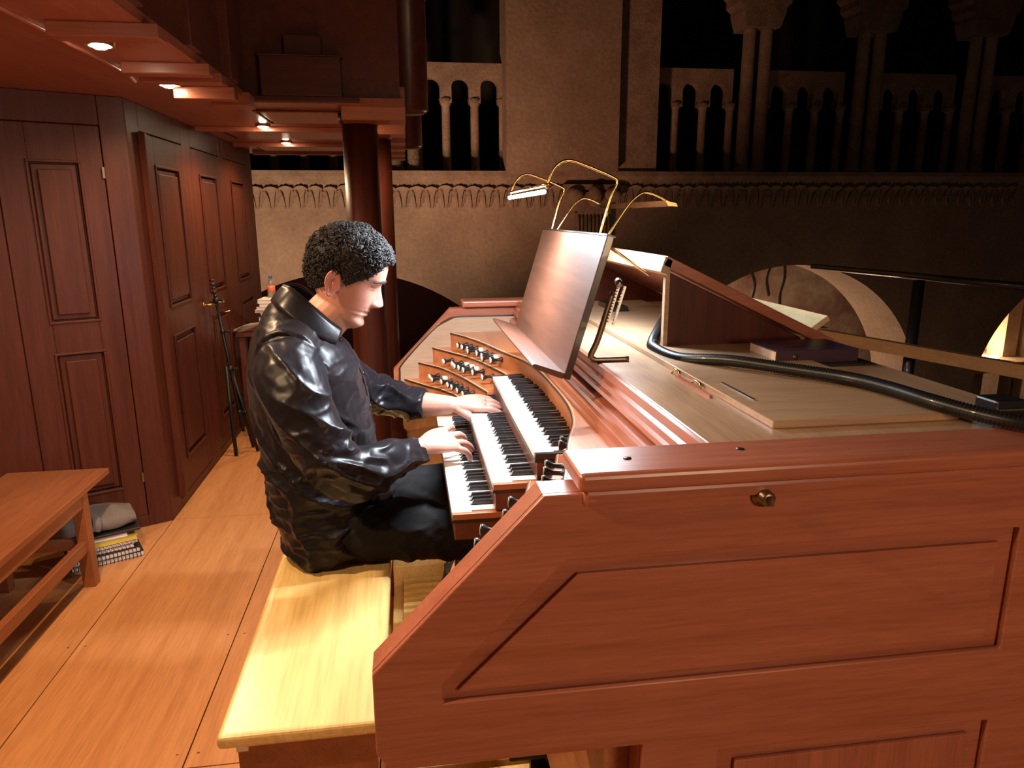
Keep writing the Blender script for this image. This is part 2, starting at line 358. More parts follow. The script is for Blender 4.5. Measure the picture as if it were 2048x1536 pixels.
def leaf(parent, fn, s0, s1, z0, z1, ps, mat, name='door'):
    """door leaf with recessed openings holding raised panels"""
    m = MB()
    zs = [z0] + [v for p in ps for v in (p[2], p[3])] + [z1]
    a, b = ps[0][0], ps[0][1]
    fn(m, s0, a, z0, z1, -.022, 0); fn(m, b, s1, z0, z1, -.022, 0)
    for i in range(0, len(zs), 2): fn(m, a, b, zs[i], zs[i+1], -.022, 0)
    d = m.build(name, mat, parent, .002)
    for p in ps: panel_on(fn, d, *p, mat)
    return d
fnL = lambda m, s0, s1, z0, z1, d0, d1: fbox(m, s0, s1, z0, z1, d0, d1)
leaf(cabL, fnL, .114, .526, .062, 1.965, [(.215, .405, .235, .93), (.215, .405, 1.09, 1.80)], mah_z)
for z in (.27, 1.76): fbox_ = MB(); fbox(fbox_, .112, .122, z-.025, z+.025, 0, .012); fbox_.build('hinge', bronze, cabL)
cabR = thing('organ_case_cabinet', (-1.27, 5.2, 0), 'glossy mahogany organ case wall of tall doors beyond the angled bay', 'cabinet')
def fnR(m, s0, s1, z0, z1, d0, d1): return m.box(-1.27+min(d0, d1), -1.27+max(d0, d1), s0, s1, z0, z1)
MB().box(-1.8, -1.30, 3.9, 6.6, 0, 2.1).build('carcass', mah_z, cabR)
m = MB(); fnR(m, 3.765, 3.93, 0, 2.1, -.03, 0); fnR(m, 4.62, 4.80, 0, 2.1, -.03, 0); fnR(m, 5.50, 5.62, 0, 2.1, -.03, 0); fnR(m, 6.40, 6.6, 0, 2.1, -.03, 0); [(fnR(m, a_, b_, 1.97, 2.1, -.03, 0), fnR(m, a_, b_, 0, .05, -.03, 0)) for a_, b_ in ((3.93, 4.62), (4.80, 5.50), (5.62, 6.40))]
m.build('face_frame', mah_z, cabR, .003)
for s0, s1, a, b in ((3.93, 4.62, 4.12, 4.50), (4.80, 5.50, 4.95, 5.35), (5.62, 6.40, 5.8, 6.22)):
    d = leaf(cabR, fnR, s0+.003, s1-.003, .055, 1.965, [(a, b, .24, .92), (a, b, 1.09, 1.81)], mah_z)
m = MB().box(-1.27, -1.235, 3.90, 3.935, .075, 1.962); m.build('door_pull', mah_z, cabR, .003)
m = MB().tube([(-1.27, 4.75, 1.02), (-1.225, 4.75, 1.02), (-1.225, 4.85, 1.01)], .007, 8).lathe([(0, .02), (.006, .018)], (-1.27, 4.75, 1.02), (1, 0, 0), 12); m.build('door_handle', brass, cabR)

case = thing('organ_case', (-1.2, 3.0, 2.1), 'dark mahogany upper organ case overhanging the player, with stepped corbels', 'organ case')
MB().prism([(-2.7, -1), (-.72, -1), (-.72, 3.87), (.02, 3.87), (.02, 6.9), (-2.7, 6.9)], 'z', 2.1, 2.13).build('soffit', con_y, case)
MB().box(-2.7, -.74, -1, 3.87, 2.13, 5).box(-.76, .0, 3.92, 6.9, 2.13, 5).box(-2.7, -.76, 3.87, 6.9, 2.13, 5).build('case_body', darkbox, case)
# soffit panels
for (a, b, c, d) in ((-.76, -.30, 4.10, 4.62), (-1.15, -.3, 4.95, 5.5), (-1.15, -.3, 5.9, 6.5)):
    m = MB().prism([[(a, c), (b, c), (b, d), (a, d)], [(a+.012, c+.012), (b-.012, c+.012), (b-.012, d-.012), (a+.012, d-.012)]], 'z', 2.09, 2.1); m.build('panel_moulding', mah_y, case)
    MB().box(a+.03, b-.03, c+.03, d-.03, 2.088, 2.1).build('soffit_panel', con_y, case, .004)
for y in (4.86, 5.88, 6.6): MB().box(-1.25, .0, y, y+.06, 2.07, 2.1).build('soffit_beam', con_x, case, .004)
MB().tube([(-1.03, -.5, 2.098), (-1.03, 2.9, 2.098), (-1.035, 3.15, 2.095), (-1.06, 3.3, 2.095)], .009, 8).build('soffit_bead', con_y, case)
for y, w_ in ((2.36, .08), (2.92, .07), (3.10, .06)): MB().box(-.98, -.68, y, y+w_, 2.06, 2.1).build('soffit_corbel', con_x, case, .004)
MB().box(-.95, -.70, 3.42, 3.50, 2.05, 2.1).build('soffit_corbel', con_x, case, .004); MB().box(-.86, -.69, 3.68, 3.82, 2.06, 2.12).build('soffit_corbel', con_x, case, .004)
for y in (.5, 1.4, 2.2, 2.8, 3.4): MB().box(-.76, -.70, y, y+.13, 2.131, 5).build('case_pilaster', darkbox, case, .004)
m = MB().box(-.70, -.20, 3.84, 3.95, 2.105, 2.13).box(-.66, -.28, 3.83, 3.95, 2.13, 2.31).box(-.67, -.27, 3.825, 3.95, 2.31, 2.317).box(-.545, -.37, 3.86, 3.95, 2.317, 2.41); m.build('stepped_bracket', mah_x, case, .003)
for k, y in enumerate((3.96, 4.62, 5.15, 5.65, 6.15, 6.6)):
    x1 = .045; x0 = -.30 if k == 0 else -.14
    m = MB().prism([(y, 2.1), (y+.03, 2.04), (y+.22, 2.04), (y+.22, 2.2), (y, 2.2)], 'x', x0, x1 - .02); m.build('stepped_corbel', con_x, case, .003)
for y, zz in ((4.75, 2.19), (6.4, 2.12)):
    m = MB().lathe([(0, .095), (.02, .12), (2.6, .12)], (.055, y+.15, zz), (0, 0, 1), 20); m.build('case_turret', darkbox, case)
# pillars
def pillar(x, y, label):
    t = thing('wooden_pillar', (x, y, 0), label, 'pillar', None)
    MB().lathe([(0, .125), (.05, .125), (.07, .105), (.10, .10), (1.0, .097), (2.04, .094)], (x, y, 0), (0, 0, 1), 40).build('shaft', mah_z, t)
    MB().lathe([(2.04, .10), (2.06, .112), (2.1, .112)], (x, y, 0), (0, 0, 1), 40).build('capital', mah_z, t)
pillar(-.225, 4.22, 'glossy round mahogany pillar rising behind the player\'s head')
pillar(-.165, 5.02, 'darker round mahogany pillar standing just behind the front pillar')
# downlights
lampglow = emit('halogen_glow', (1, .80, .55), 140)
names = ['recessed downlight nearest the camera among those in view, top left', 'second recessed downlight from the left, above the case corner', 'small downlight beside the soffit panel', 'tiny farthest downlight at the back of the soffit', 'downlight above the near end of the organ bench', 'downlight overhead beside the camera', 'added downlight, out of view behind the front pillar, brightening the floor']
for k, (x, y, p) in enumerate(DOWN):
    t = thing('downlight', (x, y, 2.1), names[k], 'ceiling light', 'downlights in the organ case soffit')
    MB().prism([[(x+.046*cos(a), y+.046*sin(a)) for a in np.linspace(0, 2*pi, 24, False)], [(x+.034*cos(a), y+.034*sin(a)) for a in np.linspace(0, 2*pi, 24, False)]], 'z', 2.088, 2.1).build('bezel', brass, t)
    MB().lathe([(0, .032), (.008, .028), (.016, .016)], (x, y, 2.096), (0, 0, -1), 16).build('bulb', lampglow, t)

# ================================================================== CONSOLE
con = thing('organ_console', (.6, 2.04, 0), 'three manual pipe organ console in polished cherry wood', 'organ console')
CY = 2.04
def side_panel(y_out, y_in, s):
    """s=-1 near side, +1 far side"""
    a, b = sorted((y_out, y_in)); fr = (y_out, y_out - s*.012)
    out = [(-.072, .775), (-.05, .745), (.341, .742), (.341, 0), (1.14, 0), (1.14, 1.172), (.18, 1.172), (-.072, .91)]
    p = MB().prism(out, 'y', min(fr[1], y_in), max(fr[1], y_in)).build('side_panel', con_x, con)
    h1 = [(.03, .853), (.955, .853), (.955, 1.07), (.215, 1.07), (.03, .885)]
    h2 = [(.47, .08), (.955, .08), (.955, .715), (.47, .715)]
    MB().prism([out, h1, h2], 'y', min(fr), max(fr)).build('side_frame', con_x, p, .0025)
    d = (y_out - s*.012, y_out - s*.004)
    MB().prism([(.052, .868), (.925, .868), (.925, 1.045), (.232, 1.045), (.052, .87)], 'y', min(d), max(d)).build('raised_panel', con_x, p, .003)
    MB().prism([(.5, .1), (.925, .1), (.925, .69), (.5, .69)], 'y', min(d), max(d)).build('raised_panel', con_z, p, .003)
    return p
near = side_panel(.94, 1.0, -1); far = side_panel(3.14, 3.08, 1)
def capm(y0, y1, yo, s):
    prof = [(y0, 1.205), (y1, 1.205), (y1, 1.172), (yo, 1.15), (yo+s*-.0, 1.172)]
    m = MB(); lo, hi = min(y0, y1), max(y0, y1)
    m.box(.228, 1.16, lo, hi, 1.178, 1.206); return m.build('cap_rail', con_x, con, .008, seg=3)
capm(.925, 1.045, .94, -1); capm(3.05, 3.155, 3.14, 1)
MB().box(.237, 1.15, .932, .99, 1.155, 1.178).build('cap_cove', con_x, con, .006); MB().box(.237, 1.15, 3.09, 3.148, 1.155, 1.178).build('cap_cove', con_x, con, .006)
for x, y in ((.315, .985), (.50, 1.0)): MB().lathe([(0, .0065), (.0012, .006)], (x, y, 1.206), (0, 0, 1), 14).build('peg_hole', inlay_d, con)
# inner lining of the far cheek: grey veneer with bead
MB().prism([(-.045, .78), (.3, .78), (.46, .78), (.46, 1.135), (.20, 1.135), (.10, 1.085), (-.045, .925)], 'y', 3.066, 3.08).build('cheek_lining', grey_wood, far, .003)
MB().tube(spline([(-.045, 3.066, .80), (-.045, 3.066, .90), (-.03, 3.066, .945), (.10, 3.066, 1.082), (.16, 3.066, 1.125), (.22, 3.066, 1.138), (.45, 3.066, 1.138)], 5), .003, 6).build('bead', inlay_d, far)
# lock on near side
m = MB().lathe([(0, .018), (.004, .018), (.006, .012), (.02, .011), (.022, .009)], (.51, .94, 1.154), (0, -1, 0), 22).box(.5075, .5125, .908, .918, 1.148, 1.160); m.build('lock', bronze, con)
# top board, front mouldings
MB().box(.47, 1.14, 1.0, 3.08, 1.17, 1.2).build('top_board', pale_y, con, .004)
prof = [(.462, 1.197), (.462, 1.178), (.455, 1.172), (.455, 1.158), (.449, 1.152), (.449, 1.141), (.462, 1.138), (.462, 1.129), (.44, 1.126), (.434, 1.12), (.434, 1.108), (.427, 1.1), (.422, 1.086), (.422, 1.07), (.469, 1.07), (.469, 1.199)]
MB().prism(prof, 'y', 1.0, 3.08).build('front_moulding', con_y, con)
MB().box(.52, 1.13, 1.0, 3.08, .06, 1.17).build('carcass', mah_z, con)
MB().box(.30, .52, 1.01, 3.07, .25, .80).build('knee_board', orange_y, con)
MB().box(.612, .967, 1.11, 2.9, 1.2, 1.213).build('access_panel', pale_x, con, .002)
MB().box(.645, .652, 1.25, 1.40, 1.2135, 1.2150).build('strike_plate', steel, con)
for yy in (1.40, 1.52): MB().tube([(.603, yy, 1.2), (.603, yy+.005, 1.212), (.600, yy+.03, 1.214), (.603, yy+.055, 1.2)], .003, 8).build('latch', brass, con)
MB().box(.592, .598, 1.33, 1.52, 1.2, 1.206).build('latch_strip', con_y, con)
for yy in (1.28, 1.33): MB().box(.425, .47, yy-.02, yy+.02, 1.076, 1.082).lathe([(0, .004), (.045, .004)], (.425, yy-.02, 1.083), (1, 0, 0), 8).build('hinge', bronze, con, .001)
# terraced stop jambs
T = {4: [(.176, 3.066), (.23, 2.955), (.279, 2.823), (.345, 2.572), (.385, 2.44), (.408, 2.30), (.415, 2.15), (.415, 2.04)],
     3: [(.098, 3.066), (.165, 2.948), (.237, 2.815), (.303, 2.608), (.335, 2.49)],
     2: [(.036, 3.066), (.122, 2.942), (.192, 2.765), (.25, 2.559), (.268, 2.49)],
     1: [(-.026, 3.066), (.058, 2.932), (.116, 2.851), (.169, 2.741), (.205, 2.60), (.222, 2.49)]}
ZT = {4: (1.008, 1.07), 3: (.945, 1.008), 2: (.875, .945), 1: (.81, .875)}
def ry(k, y):
    P = T[k]
    for a, b in zip(P[:-1], P[1:]):
        if b[1] <= y <= a[1]: t = (a[1]-y)/(a[1]-b[1]); return a[0]+(b[0]-a[0])*t
    return P[-1][0]
KN = {4: [2.935, 2.895, 2.845, 2.80, 2.745, 2.69, 2.645, 2.60], 3: [2.93, 2.87, 2.83, 2.785, 2.74, 2.69, 2.60], 2: [2.95, 2.89, 2.84, 2.785, 2.74, 2.68, 2.62], 1: [2.93, 2.86, 2.80, 2.74, 2.68]}
knob0 = None
random.seed(3)
for sgn in (1, -1):
    my = lambda y: CY + sgn*(y-CY)
    for k in T:
        cur = [(q[0], my(q[1])) for q in [tuple(p) for p in spline([(a, b, 0) for a, b in T[k]], 5)]]
        xb = .45 if k == 4 else .44
        MB().prism(cur + [(xb, cur[-1][1]), (xb, cur[0][1])], 'z', ZT[k][0], ZT[k][1]).build('stop_jamb', orange_y if k == 4 else orange_x, con)
        z = ZT[k][1]
        MB().tube([(x+.0005, y, z-.0042) for x, y in cur], .0038, 6).build('inlay_line', inlay_d, con)
        MB().tube([(x+.0045, y, z) for x, y in cur], .0012, 5).build('inlay_line', inlay_l, con)
        zc = (ZT[k][0]+ZT[k][1])/2
        for y in (KN[k] if sgn > 0 else {4: [2.50, 2.53, 2.66, 2.70, 2.75], 3: [2.70, 2.765], 2: [2.68, 2.745], 1: []}[k]):
            out = random.choice((0, 0, 0, .016)); yy = my(y)
            if sgn < 0: out = -.022 if y < 2.6 else (.036 if k < 4 else 0)
            loc = Vector((ry(k, y) - out, yy, zc))
            if knob0 is None:
                kb = MB().lathe([(0, .0105), (.004, .0105), (.006, .0075), (.012, .0058), (.026, .0055), (.034, .008), (.040, .0125), (.043, .0132), (.046, .013)], loc, (-1, 0, 0), 18)
                knob0 = kb.build('stop_knob', black, con, loc=loc)
                MB().lathe([(0, .0118), (.001, .0115)], loc + Vector((-.0462, 0, 0)), (-1, 0, 0), 18).build('knob_face', ivory, knob0)
            else:
                c = dup(knob0); c.location = loc - wloc(con)
            kk = c if knob0.children and 'c' in dir() and c is not None and knob0.get('used') else knob0
            dx = (ry(k, y-.02)-ry(k, y+.02)); nv_ = Vector((-.04, -dx, 0)) if y > 2.05 else Vector((-1, 0, 0)); nv_.y *= sgn
            kk.rotation_euler = (0, 0, Vector((-1, 0)).angle_signed(Vector((nv_.x, nv_.y)))*-1)
            knob0['used'] = 1
            if out > 0: MB().lathe([(0, .0105), (.024, .0105)] if out < .03 else [(0, .005), (.044, .005)], loc + Vector((.024 if out < .03 else .042, 0, 0)), (-1, 0, 0), 14).build('knob_collar' if out < .03 else 'knob_shaft', page if out < .03 else black, con)
# fall board with inlay behind manual III
MB().box(.428, .45, 1.6, 2.48, .95, 1.012).build('fall_board', orange_y, con)
# manuals
KW = .0235; YN = 1.617; BL = {1, 3, 6, 8, 10}
def white_mesh(kind, L):
    """kind 0..6 C D E F G A B ; notch sides; y increases towards bass"""
    lo = {0: .0, 1: .004, 2: .009, 3: .0, 4: .003, 5: .006, 6: .009}; hi = {0: .009, 1: .004, 2: 0, 3: .009, 4: .006, 5: .003, 6: 0}
    g = .0006; y0, y1 = g, KW-g; a = y0 + hi[kind]; b = y1 - lo[kind]; f_ = .048
    m = MB(); m.prism([(0, y0), (f_, y0), (f_, a), (L, a), (L, b), (f_, b), (f_, y1), (0, y1)], 'z', -.014, 0)
    me = bpy.data.meshes.new('white_key'); me.from_pydata(m.v, [], m.f); me.materials.append(ivory); return me
bm_ = MB().add([(0, -.0055, 0), (0, .0055, 0), (.095, .0055, 0), (.095, -.0055, 0), (.006, -.0042, .0115), (.006, .0042, .0115), (.095, .0042, .0125), (.095, -.0042, .0125)], [(0, 3, 2, 1), (4, 5, 6, 7), (0, 1, 5, 4), (1, 2, 6, 5), (2, 3, 7, 6), (3, 0, 4, 7)])
bme = bpy.data.meshes.new('black_key'); bme.from_pydata(bm_.v, [], bm_.f); bme.materials.append(ebony)
for (xf, zt) in ((.286, 1.006), (.185, .935), (.086, .865)):
    man = MB().box(xf+.004, xf+.24 if xf < .28 else .43, YN-.014, YN+36*KW+.014, zt-.066, zt-.020).build('manual', darkbox, con, .002)
    MB().box(xf-.002, xf+.24 if xf < .28 else .43, YN-.017, YN+36*KW+.017, zt-.020, zt-.0145).build('manual_rail', inlay_d, man)
    for y0 in (YN-.015, YN+36*KW+.001):
        MB().box(xf, xf+.24 if xf < .28 else .43, y0, y0+.0135, zt-.0145, zt+.001).build('key_cheek', orange_x if xf < .28 else ebony, man, .001)
    L = .145
    wm = [white_mesh(i, L) for i in range(7)]
    for i in range(36):
        kind = (6 - (i-1)) % 7 if i else 0      # i counts from the treble end: top C, then B A G F E D C ...
        o = bpy.data.objects.new('white_key', wm[kind]); COL.objects.link(o); o.parent = man; o.location = (xf - con.location.x, YN+i*KW - con.location.y, zt)
        if i and kind in (6, 5, 4, 2, 1):        # a black key lies below B A G E D (towards the bass)
            b = bpy.data.objects.new('black_key', bme); COL.objects.link(b); b.parent = man
            b.location = (xf + .05 - con.location.x, YN+(i+1)*KW - con.location.y, zt-.001)
# hinged lid on the console top
lid = MB().obox((.655, 1.80, 1.432), (.485, 0, -.232), (0, 1.2, 0), (.012, 0, .024)).build('lid', con_x, con, .002)
MB().obox((.648, 1.80, 1.415), (.012, 0, .040), (0, 1.2, 0), (.022, 0, -.0105)).build('lid_batten', pale_y, lid, .002)
MB().prism([(.678, 1.2), (.69, 1.2), (.69, 1.412), (.678, 1.418)], 'y', 1.842, 1.86).build('lid_side_edge', pale_x, lid)
MB().prism([(.69, 1.2), (1.13, 1.2), (.69, 1.410)], 'y', 1.844, 1.86).build('lid_side', mah_z, lid)
MB().prism([(.69, 1.2), (1.13, 1.2), (.69, 1.410)], 'y', 2.94, 2.96).build('lid_side', mah_z, lid)
MB().box(.74, .80, 2.55, 2.75, 1.2, 1.232).build('junction_box', blackm, con, .003)
MB().obox((1.082, 1.84, 1.215), (.078, 0, .056), (0, 1.2, 0), (-.010, 0, .014)).build('prop_board', wood('pale_maple', (.74, .60, .36), (.64, .48, .26), 'X', .4), con, .002)

# black corrugated cable hose
path = spline([(.83, 2.25, 1.235), (.74, 2.05, 1.228), (.655, 1.86, 1.222), (.638, 1.79, 1.218), (.655, 1.66, 1.216), (.73, 1.545, 1.230), (.83, 1.42, 1.230), (.89, 1.33, 1.230), (.915, 1.24, 1.230), (.925, 1.14, 1.230), (.96, 1.055, 1.225), (1.01, .99, 1.222), (1.12, .93, 1.222)], 34)
rr = []; pp = []
acc = 0; P = [Vector(p) for p in path]
tot = [0]
for a, b in zip(P[:-1], P[1:]): tot.append(tot[-1]+(b-a).length)
n = int(tot[-1]/.0030)
for i in range(n+1):
    d_ = tot[-1]*i/n; k = max(j for j in range(len(tot)) if tot[j] <= d_+1e-9); k = min(k, len(P)-2)
    t_ = (d_-tot[k])/(tot[k+1]-tot[k]); pp.append(P[k].lerp(P[k+1], t_)); rr.append(.0142 if i % 2 else .0108)
h = MB().tube(pp, rr, 12).build('corrugated_hose', black); tag(h, 'black corrugated cable hose snaking over the console top', 'hose')
t = thing('cable_connector', (1.03, 1.10, 1.2), 'small black cable connector at the right end of the hose', 'connector')
MB().box(1.0, 1.06, 1.07, 1.12, 1.2, 1.243).build('housing', black, t, .004); MB().box(1.0, 1.06, 1.065, 1.068, 1.226, 1.229).build('clip', steel, t)
# book on the console top
t = thing('hymn_book', (.98, 1.67, 1.2), 'thick dark maroon book lying closed on the console top', 'book')
MB().box(.875, 1.09, 1.600, 1.745, 1.2055, 1.2085).box(.875, 1.09, 1.600, 1.745, 1.2345, 1.2375).box(.875, 1.09, 1.598, 1.602, 1.2055, 1.2375).build('cover', maroon, t, .001)
MB().box(.879, 1.086, 1.603, 1.741, 1.2085, 1.2345).build('pages', page, t)
MB().lathe([(0, .007), (.0006, .007)], (.925, 1.5978, 1.2215), (0, -1, 0), 16).build('spine_emblem', bronze, t)
tag(MB().box(.90, 1.12, 1.57, 1.75, 1.2005, 1.2052).build('folder', cover_k), 'flat black folder under the maroon book', 'folder')

# music desk
md = thing('music_desk', (.42, 2.05, 1.2), 'tilted walnut music desk above the top manual, empty', 'music desk')
bx = Vector((.100, 0, .335)); nn = Vector((.335, 0, -.100)).normalized()
MB().obox((.362, 1.65, 1.178), bx, (0, .80, 0), nn*.018).build('desk_board', walnut, md, .002)
MB().obox(Vector((.362, 1.65, 1.178)) + bx + Vector((-.002, -.003, 0)), bx*.012, (0, .806, 0), nn*.022).build('top_bead', inlay_d, md)
MB().prism([(.360, 1.176), (.290, 1.205), (.286, 1.213), (.293, 1.216), (.366, 1.190)], 'y', 1.65, 2.45).build('desk_ledge', walnut, md, .001)
MB().obox(Vector((.362, 1.6485, 1.178)) + nn*.002, bx, (0, .0015, 0), nn*.014).build('edge_band', ebony, md)
for y in (1.72, 2.38):
    b0 = Vector((.43, y, 1.36)) + nn*.018
    m = MB().tube(spline([(.50, y, 1.375), (.465, y, 1.26), (.447, y, 1.218), (.455, y, 1.2075), (.475, y, 1.2055), (.545, y, 1.2055)], 6), [(.004, .008)]*31, 8, ref=(0, 1, 0)); m.build('support_bar', bronze, md)
    m = MB().obox((.482, y-.009, 1.30), (.028, 0, .095), (0, .004, 0), (.006, 0, -.002)); m.obox((.497, y-.009, 1.295), (.028, 0, .095), (0, .004, 0), (.006, 0, -.002)); m.build('ratchet', steel, md)
    m = MB()
    for i in range(13):
        q = Vector((.485, y-.010, 1.304)) + Vector((.028, 0, .095))*(i/13); m.ball(q, .0022, seg=6, rings=4); m.ball(q + Vector((.013, 0, -.004)), .0022, seg=6, rings=4)
    m.build('ratchet_teeth', steel, md)
    MB().tube([(.512, y-.012, 1.395), (.515, y+.012, 1.400)], .009, 10).build('ratchet_pin', steel, md)
for y in (1.80, 1.83): MB().tube([(.50, y, 1.49), (.640, 1.86+(y-1.8)*.3, 1.402)], .0028, 8).build('stay_rod', brass, md)
tube_m = emit('led_tube', (.70, .87, 1), 40)
l1 = thing('music_lamp', (.46, 2.05, 1.51), 'lit white tube lamp on two brass gooseneck rods over the music desk', 'lamp', )
for y in (1.75, 2.35):
    MB().tube(spline([(.470, y, 1.505), (.497, y, 1.60), (.512, y, 1.635), (.500, y, 1.648), (.44, y, 1.672), (.390, y, 1.686), (.357, y, 1.668), (.338, y, 1.622)], 6), .0034, 8).build('gooseneck', brass, l1)
MB().tube([(.340, 1.74, 1.630), (.340, 2.36, 1.630)], [(.004, .011)]*2, 12, ref=(0, 0, 1)).build('lamp_housing', brass, l1)
MB().tube([(.333, 1.755, 1.614), (.333, 2.345, 1.614)], .0055, 12).build('lamp_tube', tube_m, l1)
l2 = thing('music_lamp', (.47, 2.03, 1.51), 'unlit slim brass lamp bar behind the lit one, on bent rods', 'lamp')
for y in (1.72, 2.33):
    MB().tube(spline([(.480, y, 1.505), (.525, y, 1.572), (.548, y, 1.598), (.572, y, 1.611), (.600, y, 1.605), (.638, y, 1.587)], 6), .0028, 8).build('gooseneck', brass, l2)
MB().prism([(.622, 1.592), (.650, 1.586), (.654, 1.578), (.630, 1.580)], 'y', 1.715, 2.335).build('lamp_housing', brass, l2)

# ================================================================== PEDALBOARD AND BENCH
pb = thing('pedalboard', (.15, 2.04, 0), 'pale wooden pedalboard under the manuals', 'pedalboard')
MB().box(-.10, .56, 1.28, 1.32, .0, .17).build('frame_side', bench_y, pb, .003); MB().box(-.10, .56, 2.725, 2.98, .0, .17).build('frame_side', bench_y, pb, .003)
MB().box(-.10, -.06, 1.32, 2.72, 0, .08).build('frame_rail', bench_y, pb, .003)
MB().box(.50, .56, 1.32, 2.72, 0, .2).build('frame_rail', bench_y, pb, .003)
pw = MB().box(-.06, .50, -.011, .011, .09, .12); pk = None
for i in range(30):
    y = 1.345 + i*.0468
    if pk is None: pk = pw.build('pedal', bench_y, pb, .003); pk.location = (0, y, 0)
    else: c = pk.copy(); COL.objects.link(c); c.location = (0, y, 0)
    if i % 7 in (0, 1, 3, 4, 5):
        s_ = MB().box(.28, .44, y+.0145, y+.034, .12, .150).build('sharp_pedal', ebony, pb, .004)
sw = thing('swell_pedal', (.30, 1.58, .2), 'black swell shoe with chrome rim below the near cheek', 'pedal')
MB().box(.21, .37, 1.54, 1.62, .21, .235).build('shoe', black, sw, .006); MB().tube([(.205, 1.54, .236), (.375, 1.54, .236)], .004, 8).build('rim', steel, sw); MB().box(.27, .31, 1.57, 1.59, .0, .21).build('bracket', blackm, sw)

ob = thing('organ_bench', (-.24, 2.04, 0), 'long honey coloured organ bench the player sits on', 'bench')
MB().box(-.392, -.075, 1.24, 2.86, .57, .60).build('seat', bench_y, ob, .011, seg=4)
for y in (1.27, 2.80):
    MB().box(-.362, -.095, y, y+.03, 0, .56).build('end_board', bench2, ob, .003)
MB().box(-.33, -.30, 1.30, 2.80, .50, .57).build('apron', bench2, ob, .002); MB().box(-.362, -.34, 1.262, 1.275, .548, .57).build('glide', inlay_l, ob)
MB().box(-.25, -.21, 1.30, 2.80, .12, .16).build('stretcher', bench2, ob, .002)

lb = thing('low_bench', (-1.6, 2.5, 0), 'low amber wooden bench against the case at the left edge', 'bench')
MB().box(-1.80, -1.375, 1.2, 3.335, .425, .45).build('seat', bench2, lb, .002)
MB().box(-1.402, -1.388, 1.40, 3.07, .365, .425).build('apron', bench2, lb, .002); MB().box(-1.73, -1.435, 3.09, 3.11, .365, .425).build('apron', bench2, lb, .002)
for x in (-1.435, -1.78):
    for y in (3.07, 1.35): MB().box(x, x+.05, y, y+.05, 0, .425).build('leg', bench2, lb, .002)
MB().box(-1.425, -1.395, 1.40, 3.07, .165, .215).build('stretcher', bench2, lb, .002); MB().box(-1.73, -1.435, 3.08, 3.11, .17, .215).build('stretcher', bench2, lb, .002)
tag(MB().lathe([(0, .004), (.004, .0045), (.13, .0045), (.14, .001)], (-1.47, 2.50, .4545), (-.4, -.9, 0), 10).build('pen', blue_m), 'blue pen lying on the low bench at the left edge', 'pen')

# ================================================================== STACK BY THE LOW BENCH
st = []
def slab(name, cx, cy, w_, d_, z, h, ang, mat, label, cat, spiral=None, group=None, sub=None):
    t = thing(name, (cx, cy, z), label, cat, group)
    a = radians(ang); X = Vector((cos(a), sin(a), 0)); Yv = Vector((-sin(a), cos(a), 0)); c = Vector((cx, cy, z)); o = c - X*w_/2 - Yv*d_/2
    if h > .006:
        MB().obox(o, X*w_, Yv*d_, (0, 0, .0015)).obox(o + Vector((0, 0, h-.0015)), X*w_, Yv*d_, (0, 0, .0015)).build('cover', mat, t)
        MB().obox(o + X*.003 + Yv*.003 + Vector((0, 0, .0015)), X*(w_-.006), Yv*(d_-.006), (0, 0, h-.003)).build('pages', sub or paper, t)
    else: MB().obox(o, X*w_, Yv*d_, (0, 0, h)).build('sheets', mat, t)
    if spiral:
        m = MB()
        for i in range(int(w_/.016)):
            q = c - Yv*(d_/2) - X*(w_/2-.012) + X*(i*.016) + Vector((0, 0, h/2))
            m.tube([q + Yv*(spiral*cos(k_))+Vector((0, 0, spiral*sin(k_))) for k_ in np.linspace(0, 2*pi, 10, False)], .0022, 5, closed=True)
        m.build('binding', black if mat is cover_k else steel, t)
    return t
bx0, by0 = -1.465, 3.375
slab('spiral_book', bx0, by0+.01, .30, .22, 0, .024, 28, cover_k, 'black comb-bound music book at the bottom of the stack', 'book', .014)
slab('spiral_book', bx0-.005, by0, .29, .22, .026, .022, 30, cover_k, 'black comb-bound book second from the bottom of the stack', 'book', .013)
slab('spiral_book', bx0-.02, by0+.01, .27, .21, .05, .016, 26, page, 'salmon covered spiral book under the grey wired one', 'book', .010)
slab('spiral_book', bx0-.01, by0+.01, .28, .21, .068, .018, 29, grey_cloth, 'wire-bound book right under the yellow folder', 'book', .010)
slab('yellow_folder', bx0-.01, by0+.005, .285, .215, .088, .022, 28, cover_y, 'yellow card folder in the stack beside the low bench', 'folder', None, None, cover_y)
slab('paper_sheaf', bx0-.03, by0, .26, .21, .112, .022, 25, paper, 'white paper sheaf on top of the yellow folder', 'papers')
m = MB()   # folded grey garment
def blob(nx, ny, f_):
    vs = [f_(i/nx, j/ny) for i in range(nx+1) for j in range(ny+1)]
    return vs, [(i*(ny+1)+j, (i+1)*(ny+1)+j, (i+1)*(ny+1)+j+1, i*(ny+1)+j+1) for i in range(nx) for j in range(ny)]
random.seed(5)
def JR(x, y, z):
    a_ = radians(28); dx, dy = x-bx0, y-by0; return (bx0+dx*cos(a_)-dy*sin(a_), by0+dx*sin(a_)+dy*cos(a_), z)
def fold(i, j):
    x = bx0 - .20 + .345*i; a = 2*pi*j; e = .30*(1-(2*i-1)**4*.25)
    yy = by0 + .02 + .125*cos(a)*e/.3; zz = .19 + .048*(abs(sin(a))**.6*(1 if sin(a) > 0 else -1))*(.9+.1*sin(i*9)) + .006*sin(i*11+3*cos(a)) - (.03*max(0, i-.75)*4 if sin(a) > 0 else 0)
    if sin(a) < -.2: zz = max(zz, .142)
    return JR(x, yy, max(zz, .136))
